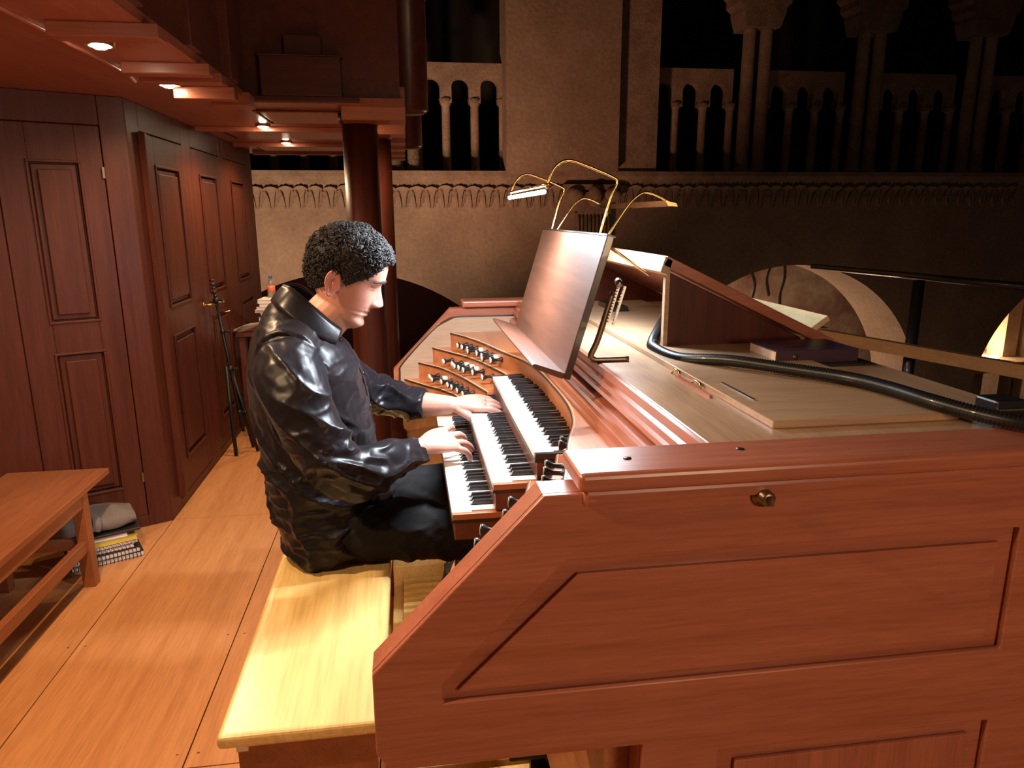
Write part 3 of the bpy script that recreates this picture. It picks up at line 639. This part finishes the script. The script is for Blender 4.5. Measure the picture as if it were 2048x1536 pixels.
vs, fs = blob(24, 28, fold); gm = MB().add(vs, fs, True); gm.add([vs[j] for j in range(28)], [tuple(range(28))]); gm.add([vs[24*29+j] for j in range(28)], [tuple(range(28))[::-1]])
t = thing('folded_jacket', (bx0, by0, .135), 'folded grey jacket on top of the stack beside the low bench', 'clothing')
gm.build('folds', grey_cloth, t); MB().tube(spline([JR(bx0-.10, by0-.02, .243), JR(bx0-.03, by0-.07, .242), JR(bx0-.02, by0-.125, .215), JR(bx0-.03, by0-.13, .18)], 5), [(.005, .02)]*16, 8).build('collar', grey_cloth, t)
MB().obox(JR(bx0-.18, by0-.11, .1345), Vector(JR(bx0+.15, by0-.11, 0))-Vector(JR(bx0-.18, by0-.11, 0)), Vector(JR(bx0-.18, by0+.10, 0))-Vector(JR(bx0-.18, by0-.11, 0)), (0, 0, .014)).build('lining', cover_k, t, .004)

# ================================================================== FAR END: mic stand, table with papers, bottle
ms = thing('microphone_stand', (-1.12, 4.82, 0), 'folded black microphone stand leaning on the case', 'stand')
top = Vector((-1.235, 4.86, 1.17)); bot = Vector((-1.115, 4.86, .04)); mid = top.lerp(bot, .5)
MB().tube([bot.lerp(top, .1), top.lerp(bot, .08)], .011, 10).build('tube', blackm, ms)
MB().tube([mid + Vector((-.02, -.02, 0)), (-1.175, 4.80, .005)], .013, 10).build('leg', blackm, ms)
MB().tube([mid, (-1.05, 4.88, .005)], .011, 10).build('leg', blackm, ms); MB().tube([mid, (-1.10, 4.98, .005)], .011, 10).build('leg', blackm, ms)
m = MB()
for k in range(5): q = top.lerp(bot, .0+.022*k); m.tube([q, top.lerp(bot, .022*k+.011)], .015 if k % 2 else .013, 10)
m.build('grip', black, ms)
m = MB()
for t_, r_ in ((.12, .022), (.30, .018), (.52, .022), (.78, .018)): q = top.lerp(bot, t_); m.ball(q, r_, seg=10, rings=6); m.tube([q, q+Vector((.04, -.02, .004))], .006, 8); m.ball(q+Vector((.042, -.02, .004)), .010, seg=8, rings=6)
m.build('clamp', blackm, ms)
q = top.lerp(bot, .13); MB().tube([q+Vector((-.04, 0, 0)), q+Vector((.05, -.01, .005))], .006, 8).build('cross_bar', steel, ms)
q = top.lerp(bot, .19); MB().tube([q+Vector((.0, 0, 0)), q+Vector((.075, -.01, .012))], .005, 8).build('wing_screw', brass, ms)
rc = thing('red_canister', (-1.10, 5.25, 0), 'red canister on the floor behind the microphone stand', 'canister')
MB().lathe([(.02, .05), (.04, .055), (.24, .055), (.29, .04), (.31, .018)], (-1.10, 5.25, 0), (0, 0, 1), 20).build('body', red_m, rc)
MB().lathe([(0, .06), (.03, .06)], (-1.10, 5.25, 0), (0, 0, 1), 20).build('base', black, rc); MB().box(-1.11, -1.03, 5.24, 5.26, .31, .34).build('nozzle', black, rc)

tb = thing('side_table', (-.9, 5.75, 0), 'dark side table behind the player\'s back, half hidden', 'table')
MB().box(-1.26, -.55, 5.45, 6.0, .70, .73).build('top', darkbox, tb, .002)
for x in (-1.24, -.61):
    for y in (5.47, 5.94): MB().box(x, x+.04, y, y+.04, 0, .70).build('leg', darkbox, tb)
random.seed(11)
z = .73
for k in range(9):
    h_ = random.uniform(.018, .034)
    slab('music_score', -.945+random.uniform(-.015, .015), 5.60+random.uniform(-.01, .01), .30, .22, z, h_, random.uniform(-7, 7), paper, ['thick white score, %s of the pile behind the player', '%s'][0] % ['bottom', 'second from bottom', 'third from bottom', 'fourth from bottom', 'fifth from bottom', 'sixth from bottom', 'third from top', 'second from top', 'topmost of the wide scores'][k], 'book', None, 'scores piled on the side table'); z += h_+.001
slab('music_score', -.87, 5.63, .22, .20, z, .028, 5, page, 'small buff score lying crosswise on top of the pile', 'book'); zt_ = z
bt = thing('drink_bottle', (-1.02, 5.68, z), 'small plastic bottle with blue cap and orange label on the scores', 'bottle')
pet = plain('clear_plastic', (.75, .70, .66), .12, var=.02, Transmission_Weight=.75, IOR=1.35)
MB().lathe([(0, .026), (.004, .029), (.095, .029), (.115, .022), (.13, .012), (.145, .011)], (-1.02, 5.68, z+.0005), (0, 0, 1), 20).build('body', pet, bt)
MB().lathe([(.04, .0295), (.088, .0295)], (-1.02, 5.68, z), (0, 0, 1), 20).build('label_band', label_m, bt); MB().lathe([(.143, .0135), (.160, .0135)], (-1.02, 5.68, z), (0, 0, 1), 16).build('cap', blue_m, bt)
vs, fs = blob(12, 8, lambda i, j: (-1.27+.21*i, 5.43+.10*j-.02*sin(i*5), .735+.085*i*(1-.5*j)+.02*sin(j*6+i*4)))
pf = MB().add(vs, fs, True).build('plastic_sleeve', plain('frosted_plastic', (.62, .55, .48), .3, var=.1, Transmission_Weight=.3)); sm_ = pf.modifiers.new('s', 'SOLIDIFY'); sm_.thickness = .002
tag(pf, 'crumpled translucent plastic sleeve at the table edge behind the shoulder', 'sleeve')

# ================================================================== RAILING
rl = thing('loft_railing', (2.85, 3.6, 0), 'black metal loft railing with a pale wooden board', 'railing')
MB().tube([(3.0, 5.05, 1.175), (3.0, 2.2, 1.22)], .02, 12).build('handrail', black, rl)
for y in (3.9, 2.3): MB().tube([(3.0, y, -.3), (3.0, y, 1.17)], .034, 14).build('post', black, rl)
MB().obox((2.60, 4.25, .765), (.36, -1.22, 0), (0, 0, .07), (.05, .014, 0)).obox((2.96, 3.03, .765), (.12, -.7, 0), (0, 0, .07), (.05, .012, 0)).build('wooden_board', orange_y if False else wood('rail_pine', (.52, .30, .13), (.44, .24, .10), 'Y', .45), rl, .003)

#PERSON#
# ================================================================== PERSON
per = thing('person', (-.25, 2.05, .60), 'dark-haired man in a black satin shirt seated on the bench, playing the manuals', 'person')
def skin_mat():
    m, t, b = nt('skin'); N = t.nodes; L = t.links
    at = N.new('ShaderNodeAttribute'); at.attribute_name = 'tone'
    L.new(at.outputs['Color'], b.inputs['Base Color']); b.inputs['Roughness'].default_value = .46
    b.inputs['Subsurface Weight'].default_value = .12; b.inputs['Subsurface Radius'].default_value = (.012, .005, .003); b.inputs['Subsurface Scale'].default_value = 1
    tc = N.new('ShaderNodeTexCoord'); no = N.new('ShaderNodeTexNoise'); no.inputs['Scale'].default_value = 260; L.new(tc.outputs['Object'], no.inputs[0])
    bp = N.new('ShaderNodeBump'); bp.inputs['Strength'].default_value = .12; bp.inputs['Distance'].default_value = .001; L.new(no.outputs[0], bp.inputs['Height']); L.new(bp.outputs[0], b.inputs['Normal'])
    return m
skin = skin_mat()
# ---- head in its own frame: x forward, z up
HC = Vector((-.165, 2.05, 1.408)); PT = radians(24); YW = radians(-3)
HR = Matrix.Rotation(YW, 3, 'Z') @ Matrix.Rotation(PT, 3, 'Y')
def H(v): return HC + HR @ Vector(v)
zk = [-.146, -.142, -.134, -.124, -.117, -.108, -.100, -.093, -.087, -.0815, -.076, -.070, -.062, -.045, -.02, -.006, .002, .010, .018, .028, .042, .058, .075, .092, .106, .115, .121]
xf = [.030, .060, .078, .090, .093, .0915, .0865, .0885, .093, .0885, .094, .0945, .0965, .096, .095, .094, .096, .1015, .1055, .1055, .104, .1005, .093, .078, .055, .03, .004]
zb = [-.146, -.13, -.11, -.09, -.07, -.05, -.03, 0, .03, .06, .085, .102, .114, .121]
xb = [.02, .0, -.022, -.045, -.066, -.082, -.092, -.101, -.103, -.096, -.080, -.060, -.034, -.004]
zw = [-.146, -.139, -.128, -.115, -.10, -.08, -.055, -.03, 0, .03, .055, .08, .10, .113, .121]
ww = [.012, .026, .040, .051, .057, .0625, .067, .0705, .0745, .077, .0755, .066, .049, .029, .003]
G = lambda d, s: math.exp(-(d/s)**2)
def face_dx(y, z):
    a = abs(y); d = 0
    # nose
    nz = np.interp(z, [-.066, -.061, -.056, -.048, -.040, -.028, -.012, .004, .014], [0, .013, .0245, .0310, .0290, .0220, .0140, .0060, 0])
    wn = np.interp(z, [-.066, -.052, -.040, -.02, .005], [.0165, .0150, .0125, .0095, .0085])
    d += nz*math.exp(-(a/wn)**2.4)
    d += .0095*G(a-.0150, .0060)*G(z+.0530, .0075)
    d -= .0040*G(a-.0235, .0040)*G(z+.0530, .0110)
    d -= .005*G(a-.0075, .0040)*G(z+.0630, .0035)
    # eyes
    d -= .0145*G(a-.030, .0135)*G(z+.005, .0110)
    d += .0085*G(a-.031, .0110)*G(z+.0095, .0068)
    d -= .0030*G(a-.032, .0120)*G(z+.0165, .0022)
    d += .0062*G(a-.026, .020)*G(z-.0130, .0065)
    d -= .0022*G(a-.0, .006)*G(z-.004, .006)
    d += .0035*G(a-.046, .016)*G(z+.040, .018)
    d -= .0048*G(a-(.022+.45*max(0, -.055-z)), .0034)*G(z+.074, .017)
    # mouth
    d -= .0045*math.exp(-(a/.024)**4)*G(z+.0815, .0020)
    d += .0042*math.exp(-(a/.019)**4)*G(z+.0765, .0042); d += .0048*math.exp(-(a/.019)**4)*G(z+.0880, .0048)
    d -= .003*G(a-.027, .005)*G(z+.083, .007)
    d += .003*G(a-.0, .014)*G(z+.117, .010)
    d -= .0010*G(z-.045, .0014)*math.exp(-(a/.032)**4) + .0010*G(z-.058, .0014)*math.exp(-(a/.030)**4)
    return d
def surf(th, z, off=0):
    F = np.interp(z, zk, xf); B = np.interp(z, zb, xb); W = np.interp(z, zw, ww)
    xc = B + .50*(F-B); c = cos(th); s = sin(th); n = 2.15 if c < 0 else 2.35
    e = 2/n; X = math.copysign(abs(c)**e, c); Y = math.copysign(abs(s)**e, s)
    x = xc + (F-xc if c > 0 else xc-B)*X; y = W*Y
    if c > 0: x += face_dx(y, z)*min(1, c*2.2)
    v = Vector((x, y, z))
    if off:
        q = Vector((x-xc, y, (z-.01)*.8)); v += q.normalized()*off
    return v
mb = MB(); NR = 120; NZ = 118; vs = []; fs = []
ZZ = [-.146 + .267*i/(NZ-1) for i in range(NZ)]
for z in ZZ:
    for j in range(NR): vs.append(H(surf(2*pi*j/NR, z)))
for i in range(NZ-1):
    for j in range(NR): fs.append((i*NR+j, i*NR+(j+1) % NR, (i+1)*NR+(j+1) % NR, (i+1)*NR+j))
fs.append(tuple(range(NR))[::-1]); fs.append(tuple((NZ-1)*NR+j for j in range(NR)))
mb.add(vs, fs)
# ears
def ear(sy):
    vs = []; fs = []; nr = 9; na = 36
    def pt(ri, a, back):
        rr_ = ri/(nr-1)
        ax = .0195*(1+.18*sin(a)); az = .0365
        x = ax*rr_*cos(a)*(1 if sin(a) > -.2 else .8); z = az*rr_*sin(a)
        x -= .0; front = max(0, cos(a))
        rim = G(rr_-.90, .10)*(1-.75*G(cos(a)-1, .5)) ; anti = .55*G(rr_-.62, .10)*(1 if cos(a) < .6 else .3)
        conch = -.9*math.exp(-(rr_/.42)**4)
        hgt = .0045 + .0065*rim + .005*anti + .006*conch
        lift = .016*max(0, -cos(a)*rr_)+.004
        y = (lift + (hgt if not back else -.003))
        return H((-.016 + x - .004*sin(a)*rr_, sy*(.0715 + y), -.032 + z))
    for back in (0, 1):
        for ri in range(1, nr):
            for k in range(na): vs.append(pt(ri, 2*pi*k/na, back))
    n1 = (nr-1)*na; c0 = len(vs); vs.append(pt(0, 0, 0)); vs.append(pt(0, 0, 1))
    for bk in (0, 1):
        o = bk*n1
        for k in range(na):
            fs.append((c0+bk, o+k, o+(k+1) % na) if not bk else (c0+bk, o+(k+1) % na, o+k))
            for ri in range(nr-2): q = (o+ri*na+k, o+(ri+1)*na+k, o+(ri+1)*na+(k+1) % na, o+ri*na+(k+1) % na); fs.append(q if not bk else q[::-1])
    for k in range(na): a = (nr-2)*na; fs.append((a+k, n1+a+k, n1+a+(k+1) % na, a+(k+1) % na))
    return vs, fs
for sy in (-1, 1): v_, f_ = ear(sy); mb.add(v_, f_); mb.ball(H((-.004, sy*.069, -.034)), .009, .008, .016)
# jaw/neck/torso core/limbs
def ell(path, rad, seg=20, ref=(0, 1, 0), n=5):
    k = len(path); P = spline(path, n); R = spline([(a, b, 0) for a, b in rad], n)
    mb.tube(P, [(p[0], p[1]) for p in R], seg, ref=ref)
# ring radii are (across y, fore-aft)
ell([(-.155, 2.05, 1.345), (-.195, 2.05, 1.315), (-.245, 2.05, 1.265), (-.285, 2.05, 1.20), (-.30, 2.05, 1.12)], [(.052, .058), (.058, .062), (.066, .066), (.10, .075), (.13, .085)])
ell([(-.30, 2.05, 1.17), (-.285, 2.05, 1.05), (-.27, 2.05, .90), (-.25, 2.05, .72)], [(.15, .08), (.14, .10), (.13, .10), (.14, .09)])
hand_tips = []
def limb(P, R, seg=18): mb.tube(spline(P, 5), [x[0] for x in spline([(r_, 0, 0) for r_ in R], 5)], seg)
# right arm (near) and left arm (far)
RW = Vector((.022, 1.950, .924)); LW = Vector((.135, 2.285, .955))
limb([(-.30, 1.90, 1.19), (-.245, 1.80, 1.06), (-.172, 1.768, .935), (-.06, 1.875, .918), RW], [.05, .045, .042, .040, .0270])
limb([(-.30, 2.20, 1.19), (-.20, 2.36, 1.06), (-.10, 2.40, .955), (.03, 2.325, .952), LW], [.05, .045, .044, .042, .029])
def hand(W, D, U, T, s=1.0, curl=(18, 32, 22), spread=.10, lift=0, thumb_curl=10, thumb=(.80, .62, -.18)):
    D = Vector(D).normalized(); T = Vector(T); T = (T - D*T.dot(D)).normalized(); U = Vector(U); U = (U - D*U.dot(D) - T*U.dot(T)).normalized()
    W = Vector(W)
    # palm
    P = [W - D*.012, W + D*.012*s + U*.002, W + D*.040*s + U*.006, W + D*.070*s + U*.006, W + D*.092*s + U*.003]
    R = [(.025*s, .020*s), (.028*s, .0195*s), (.037*s, .0175*s), (.0415*s, .0150*s), (.0400*s, .0115*s)]
    mb.tube(spline(P, 4), [(a[0], a[1]) for a in spline([(x, y, 0) for x, y in R], 4)], 22, ref=T)
    for k, (off, L, r0) in enumerate(((.0305, .073, .0098), (.0105, .081, .0100), (-.0100, .075, .0094), (-.0290, .059, .0084))):
        base = W + D*(.080 - .004*abs(k-1.3))*s + T*off*s + U*.003
        d = (D + T*(off*spread*30)).normalized(); ax = T.cross(Vector((0, 0, 0))) if 0 else None
        p = [base - d*.02, base]; dirs = d; ang = radians(-lift); up = U
        for c_, fr in zip(curl, (.46, .30, .26)):
            ang += radians(c_ + (3 if k == 3 else 0) - (4 if k == 0 else 0))
            q = d*cos(ang) - up*sin(ang); p.append(p[-1] + q*L*s*fr)
        PP = spline(p[:1]+p[1:], 4); n_ = len(PP)
        rad = [r0*s*(1.05 - .22*i/(n_-1) + .06*sin(pi*((i/(n_-1))*3 % 1))) for i in range(n_)]
        mb.tube(PP, rad, 12); mb.ball(PP[-1], rad[-1]*.98, seg=12, rings=8); hand_tips.append(PP[-1])
        mb.ball(base + U*.001, r0*1.12*s, seg=12, rings=8)
    b0 = W + D*.018*s + T*.022*s - U*.004
    a1 = (D*thumb[0] + T*thumb[1] + U*thumb[2]).normalized(); a2 = (a1 + D*.35 - U*.05).normalized(); a3 = (a2 + D*.3 - T*.15).normalized()
    p = [b0 - a1*.008, b0, b0 + a1*.042*s, b0 + a1*.042*s + a2*.034*s, b0 + a1*.042*s + a2*.034*s + a3*.026*s]
    PP = spline(p, 4); n_ = len(PP); mb.tube(PP, [(.0150 - .0055*i/(n_-1))*s for i in range(n_)], 12); mb.ball(PP[-1], .0096*s, seg=12, rings=8)
hand(RW, (.86, .50, -.02), (-.05, -.42, .9), (-.5, .80, .38), 1.17, (14, 28, 22), .62, 12)
hand(LW, (.97, -.06, .02), (.0, -.30, 1), (-.10, -.94, -.30), 1.12, (12, 26, 18), .14, 6, thumb=(.80, .62, -.30))
# legs
limb([(-.25, 1.97, .70), (-.05, 1.94, .675), (.17, 1.93, .665), (.13, 1.93, .50), (.02, 1.92, .25)], [.08, .07, .058, .05, .035])
limb([(-.25, 2.13, .70), (-.03, 2.19, .685), (.21, 2.23, .675), (.17, 2.24, .50), (.09, 2.25, .25)], [.08, .07, .058, .05, .035])
def solid(mbx, name, mat, parent, voxel, smooth=2, post=None, sf=.5):
    me = bpy.data.meshes.new('tmp'); me.from_pydata([tuple(v) for v in mbx.v], [], mbx.f)
    bm = bmesh.new(); bm.from_mesh(me); bmesh.ops.triangulate(bm, faces=[x for x in bm.faces if len(x.verts) > 4]); bm.to_mesh(me); bm.free()
    o = bpy.data.objects.new('tmp', me); COL.objects.link(o)
    rm = o.modifiers.new('r', 'REMESH'); rm.mode = 'VOXEL'; rm.voxel_size = voxel; rm.use_smooth_shade = True
    s_ = o.modifiers.new('s', 'SMOOTH'); s_.iterations = smooth; s_.factor = sf
    dg = bpy.context.evaluated_depsgraph_get(); me2 = bpy.data.meshes.new_from_object(o.evaluated_get(dg))
    bpy.data.objects.remove(o); bpy.data.meshes.remove(me)
    n = len(me2.vertices); C_ = np.empty(n*3); me2.vertices.foreach_get('co', C_); C_ = C_.reshape(-1, 3)
    if post:
        Nn = np.empty(n*3); me2.vertices.foreach_get('normal', Nn); Nn = Nn.reshape(-1, 3); C_ = post(C_, Nn, me2)
    org = np.array(wloc(parent)); me2.vertices.foreach_set('co', (C_ - org).ravel()); me2.update()
    me2.materials.clear(); me2.materials.append(mat); me2.polygons.foreach_set('use_smooth', [True]*len(me2.polygons))
    me2.name = name
    o = bpy.data.objects.new(name, me2); COL.objects.link(o); o.parent = parent
    return o
HI = np.array(HR.transposed())
def tone(C_, Nn, me):
    loc = (C_ - np.array(HC)) @ HI.T
    base = np.array([.40, .185, .135]); col = np.tile(base, (len(C_), 1))
    def blend(mask, c): nonlocal col; mask = mask[:, None]; col = col*(1-mask) + np.array(c)*mask
    x, y, z = loc.T; a = np.abs(y)
    hd0 = (C_[:, 2] > 1.22); th_ = np.abs(np.arctan2(y, x))
    HLZ = np.interp(th_, [0, .25, .55, .85, 1.05, 1.25, 1.45, 1.62, 1.75, 2.1, 2.6, pi], [.060, .063, .058, .030, .008, -.010, -.026, -.004, -.012, -.052, -.068, -.072])
    fz = np.clip((z - HLZ + .014)/.016, 0, 1)*hd0*(a < .0785)
    hd = (C_[:, 2] > 1.22)
    g = lambda d, s: np.exp(-(d/s)**2)
    blend(hd*g(z+.082, .0075)*(a < .024)*(x > .085)*.55, (.48, .17, .13))
    blend(hd*np.clip(g(x+.016, .03)*g(z+.032, .04)*(a > .073), 0, 1)*.6, (.62, .22, .17))
    blend(hd*g(z+.045, .03)*g(a-.04, .025)*(x > .05)*.35, (.62, .25, .19))
    blend(hd*g(z+.112, .024)*(x > .02)*.28, (.34, .22, .17))
    blend(hd*g(z+.070, .008)*(x > .08)*(a < .03)*.2, (.34, .22, .17))
    blend(hd*g(z+.0135, .0016)*g(a-.031, .013)*(x > .06)*.8, (.07, .04, .03))
    blend(fz*.85, (.03, .018, .014))
    attr = me.color_attributes.new('tone', 'FLOAT_COLOR', 'POINT')
    attr.data.foreach_set('color', np.hstack([col, np.ones((len(col), 1))]).ravel())
    return C_
body = solid(mb, 'body', skin, per, .0028, 2, tone)
# eyebrows
for sy in (-1, 1):
    m = MB(); random.seed(21)
    for i in range(260):
        t_ = random.random(); y = sy*(.012 + .038*t_); z = .0115 + .006*sin(pi*min(1, t_*1.1)) + random.uniform(-.0042, .0042)*(1-.5*t_)
        F = np.interp(z, zk, xf); W = np.interp(z, zw, ww); B = np.interp(z, zb, xb); xc = B+.5*(F-B)
        x = xc + (F-xc)*(max(0, 1-(abs(y)/W)**2.35))**(1/2.35) + face_dx(y, z)
        p = Vector((x+.0009, y, z)); q = p + Vector((.0012-.05*.1*t_, sy*.006, .002*(1-1.6*t_)))
        m.tube([H(p), H(p.lerp(q, .5)+Vector((.001, 0, 0))), H(q)], [.0009, .0008, .0003], 4, False)
    tag(m.build('eyebrow', None if 0 else plain('hair_dark', (.014, .010, .009), .5, var=.3), per), kind='stuff')
# hair: a cap with curls
hair_m = plain('hair_black', (.012, .009, .0085), .7, 0, .3, 300, .3, 0, Specular_IOR_Level=.25)
def hl(th):
    """lowest hair z as function of angle (0 = face)"""
    t_ = abs((th+pi) % (2*pi) - pi)
    return np.interp(t_, [0, .25, .55, .85, 1.05, 1.25, 1.45, 1.62, 1.75, 2.1, 2.6, pi], [.060, .063, .058, .030, .008, -.010, -.026, -.004, -.012, -.052, -.068, -.072])
m = MB(); vs = []; fs = []; nh = 96; nk = 34
for k in range(nk+1):
    for j in range(nh):
        th = 2*pi*j/nh; z0 = hl(th); z = z0 + (.1208-z0)*(k/nk)**.85
        e = min(1, k/nk*5)
        off = .0015 + e*(.0095 + .007*max(0, z)/.12)
        p = surf(th, z, off); nv = noise.noise(p*55)*.0085*e + noise.noise(p*120)*.003*e
        q = (p - Vector((0, 0, .0))).normalized(); vs.append(H(p + q*nv))
for k in range(nk):
    for j in range(nh): fs.append((k*nh+j, k*nh+(j+1) % nh, (k+1)*nh+(j+1) % nh, (k+1)*nh+j))
fs.append(tuple(nk*nh+j for j in range(nh)))
m.add(vs, fs, True)
hair = m.build('hair', hair_m, per)
m = MB(); random.seed(8)
for i in range(4200):
    th = random.uniform(0, 2*pi); z0 = hl(th); u_ = random.random()**.8; z = z0 + .004 + (.119-z0)*u_
    e = min(1, u_*4+.25)
    p = surf(th, z, (.006+.010*e)*random.uniform(.7, 1.15)); c = surf(th, z, 0); nrm = (p-c).normalized()
    t1 = nrm.orthogonal().normalized(); t1.rotate(Matrix.Rotation(random.uniform(0, 6.28), 3, nrm)); t2 = nrm.cross(t1)
    R_ = random.uniform(.003, .0075)*(.5+.5*e); pts = []
    L_ = random.uniform(2.2, 5.0)
    for s in range(5): a = L_*s/4; pts.append(H(p + t1*(R_*cos(a)-R_) + nrm*(R_*sin(a)*.8) + t2*(.0009*a)))
    m.tube(pts, [.0012, .0014, .0013, .0011, .0004], 3, False)
tag(m.build('curls', hair_m, hair), kind='stuff')

# ---- clothing
def folds(amp, seeds, near=None):
    def post(C_, Nn, me):
        D = np.zeros(len(C_))
        for i, c in enumerate(C_):
            v = Vector(c); s = 0
            wv = noise.noise_vector(v*2.2 + Vector((seeds, 0, 0)))*.35
            q = v + wv*.25
            a = noise.noise(Vector((q.x*7+seeds, q.y*5, q.z*13+q.x*6)))
            b = noise.noise(Vector((q.x*15, q.y*11+seeds, q.z*26-q.x*10)))
            s += (max(0, 1-abs(a)*3.2))**1.5*1.3 + max(0, 1-abs(b)*3.4)*.45 - .5
            k = .62 + .68*max(0, min(1, (1.08-c[2])/.2))
            if near:
                for (px, py, pz, rr_, g_) in near:
                    d2 = ((c[0]-px)**2+(c[1]-py)**2+(c[2]-pz)**2)/(rr_*rr_); k += g_*math.exp(-d2)
            D[i] = s*k
        return C_ + Nn*(D*amp)[:, None]
    return post
sh = MB()
def ring_tube(m, rows, n=5, seg=40, ref=(0, 1, 0)):
    """rows: (x, y, z, half width y, half depth)"""
    P = spline([r_[:3] for r_ in rows], n); R = spline([(r_[3], r_[4], 0) for r_ in rows], n)
    m.tube(P, [(a[0], a[1]) for a in R], seg, ref=ref)
ring_tube(sh, [(-.235, 2.05, .608, .175, .125), (-.245, 2.05, .65, .198, .140), (-.262, 2.05, .75, .190, .150), (-.270, 2.05, .86, .182, .158), (-.277, 2.05, .97, .188, .160), (-.287, 2.05, 1.08, .200, .158), (-.300, 2.05, 1.16, .205, .145), (-.308, 2.05, 1.22, .185, .122), (-.303, 2.05, 1.265, .135, .098), (-.285, 2.05, 1.30, .082, .078)])
sh.tube(spline([(-.315, 1.90, 1.195), (-.315, 2.05, 1.235), (-.315, 2.20, 1.195)], 6), [(.085, .085)]*13, 20)
def sleeve(P, R): sh.tube(spline(P, 6), [x[0] for x in spline([(r_, 0, 0) for r_ in R], 6)], 24)
sleeve([(-.315, 1.93, 1.185), (-.305, 1.852, 1.155), (-.258, 1.803, 1.05), (-.195, 1.772, .955), (-.150, 1.785, .925), (-.07, 1.865, .918), (.015, 1.958, .915)], [.080, .088, .078, .070, .066, .060, .040])
sleeve([(-.315, 2.17, 1.185), (-.295, 2.25, 1.14), (-.21, 2.35, 1.05), (-.125, 2.395, .975), (-.07, 2.385, .955), (.01, 2.335, .952), (.045, 2.318, .953)], [.080, .085, .074, .068, .062, .054, .050])
# front shirt tail lying over the lap
sh.tube(spline([(-.20, 2.05, .86), (-.14, 2.04, .80), (-.07, 2.03, .765)], 5), [(.15, .06), (.148, .06), (.145, .055), (.14, .05), (.138, .045), (.135, .04), (.13, .036), (.12, .03), (.11, .028), (.10, .024), (.08, .018)], 24, ref=(0, 1, 0))
shirt = solid(sh, 'shirt', satin, per, .0052, 3, folds(.0078, 3.1, [(-.17, 1.77, .93, .09, 1.3), (-.10, 2.39, .96, .09, 1.3), (-.20, 1.95, .78, .12, .7), (-.30, 1.87, 1.05, .07, .6)]))
# collar
def collar(sy):
    U_ = [(-.334, 2.05, 1.378), (-.300, 2.05+sy*.058, 1.372), (-.258, 2.05+sy*.074, 1.335), (-.215, 2.05+sy*.066, 1.290), (-.182, 2.05+sy*.045, 1.258)]
    L_ = [(-.372, 2.05, 1.335), (-.345, 2.05+sy*.080, 1.326), (-.292, 2.05+sy*.108, 1.285), (-.238, 2.05+sy*.104, 1.243), (-.196, 2.05+sy*.078, 1.222)]
    U_ = spline(U_, 6); L_ = spline(L_, 6); vs = []; n_ = len(U_)
    for a, b in zip(U_, L_):
        a = Vector(a); b = Vector(b)
        for k in range(6): t_ = k/5; p = a.lerp(b, t_); o_ = Vector((p.x+.25, p.y-2.05, 0)).normalized(); vs.append(p + o_*(.003*sin(pi*t_)))
    return vs, [(i*6+k, (i+1)*6+k, (i+1)*6+k+1, i*6+k+1) for i in range(n_-1) for k in range(5)]
m = MB()
for sy in (-1, 1): v_, f_ = collar(sy); m.add(v_, f_, True)
c_ = m.build('collar', satin, shirt); sd = c_.modifiers.new('s', 'SOLIDIFY'); sd.thickness = .0035; sd.offset = 0
# placket
m = MB(); pts = spline([(-.196, 2.05, 1.236), (-.150, 2.05, 1.16), (-.128, 2.05, 1.08), (-.116, 2.05, .97), (-.112, 2.05, .88)], 6)
m.tube(pts, [(.018, .003)]*len(pts), 8, ref=(0, 1, 0)); m.build('placket', satin, shirt)
m = MB()
for i in (3, 9, 15, 21): m.lathe([(0, .0055), (.002, .005)], Vector(pts[i]) + Vector((.003, -.0, 0)), (1, 0, .15), 10)
for i in (3, 9, 15, 21): pass
m = None
for i in (3, 9, 15, 21): MB().lathe([(0, .0055), (.002, .005)], Vector(pts[i]) + Vector((.0028, 0, 0)), (1, 0, .15), 10).build('button', black, shirt)
tr_ = MB()
def tleg(P, R): tr_.tube(spline(P, 6), [x[0] for x in spline([(r_, 0, 0) for r_ in R], 6)], 24)
ring_tube(tr_, [(-.25, 2.05, .612, .16, .115), (-.25, 2.05, .66, .18, .13), (-.25, 2.05, .75, .17, .13)])
tleg([(-.24, 1.965, .695), (-.10, 1.945, .690), (.06, 1.93, .675), (.165, 1.925, .672), (.20, 1.925, .63), (.16, 1.925, .52), (.075, 1.92, .36), (.02, 1.92, .22)], [.092, .090, .082, .074, .072, .066, .060, .056])
tleg([(-.24, 2.135, .695), (-.08, 2.18, .700), (.08, 2.215, .69), (.19, 2.23, .690), (.235, 2.235, .64), (.20, 2.24, .52), (.14, 2.245, .36), (.10, 2.25, .22)], [.092, .090, .082, .074, .072, .066, .060, .056])
solid(tr_, 'trousers', cloth_m, per, .0075, 3, folds(.0045, 7.7, [(.02, 1.93, .62, .1, .6)]))
for (x, y) in ((.03, 1.92), (.11, 2.25)):
    m = MB().tube(spline([(x-.06, y, .175), (x-.03, y, .19), (x+.04, y, .185), (x+.12, y, .155), (x+.19, y, .142), (x+.215, y, .140)], 5), [(a, b) for a, b, _ in spline([(.028, .030, 0), (.034, .040, 0), (.036, .038, 0), (.042, .026, 0), (.040, .018, 0), (.022, .012, 0)], 5)], 16, ref=(0, 1, 0))
    m.build('shoe', black, per)
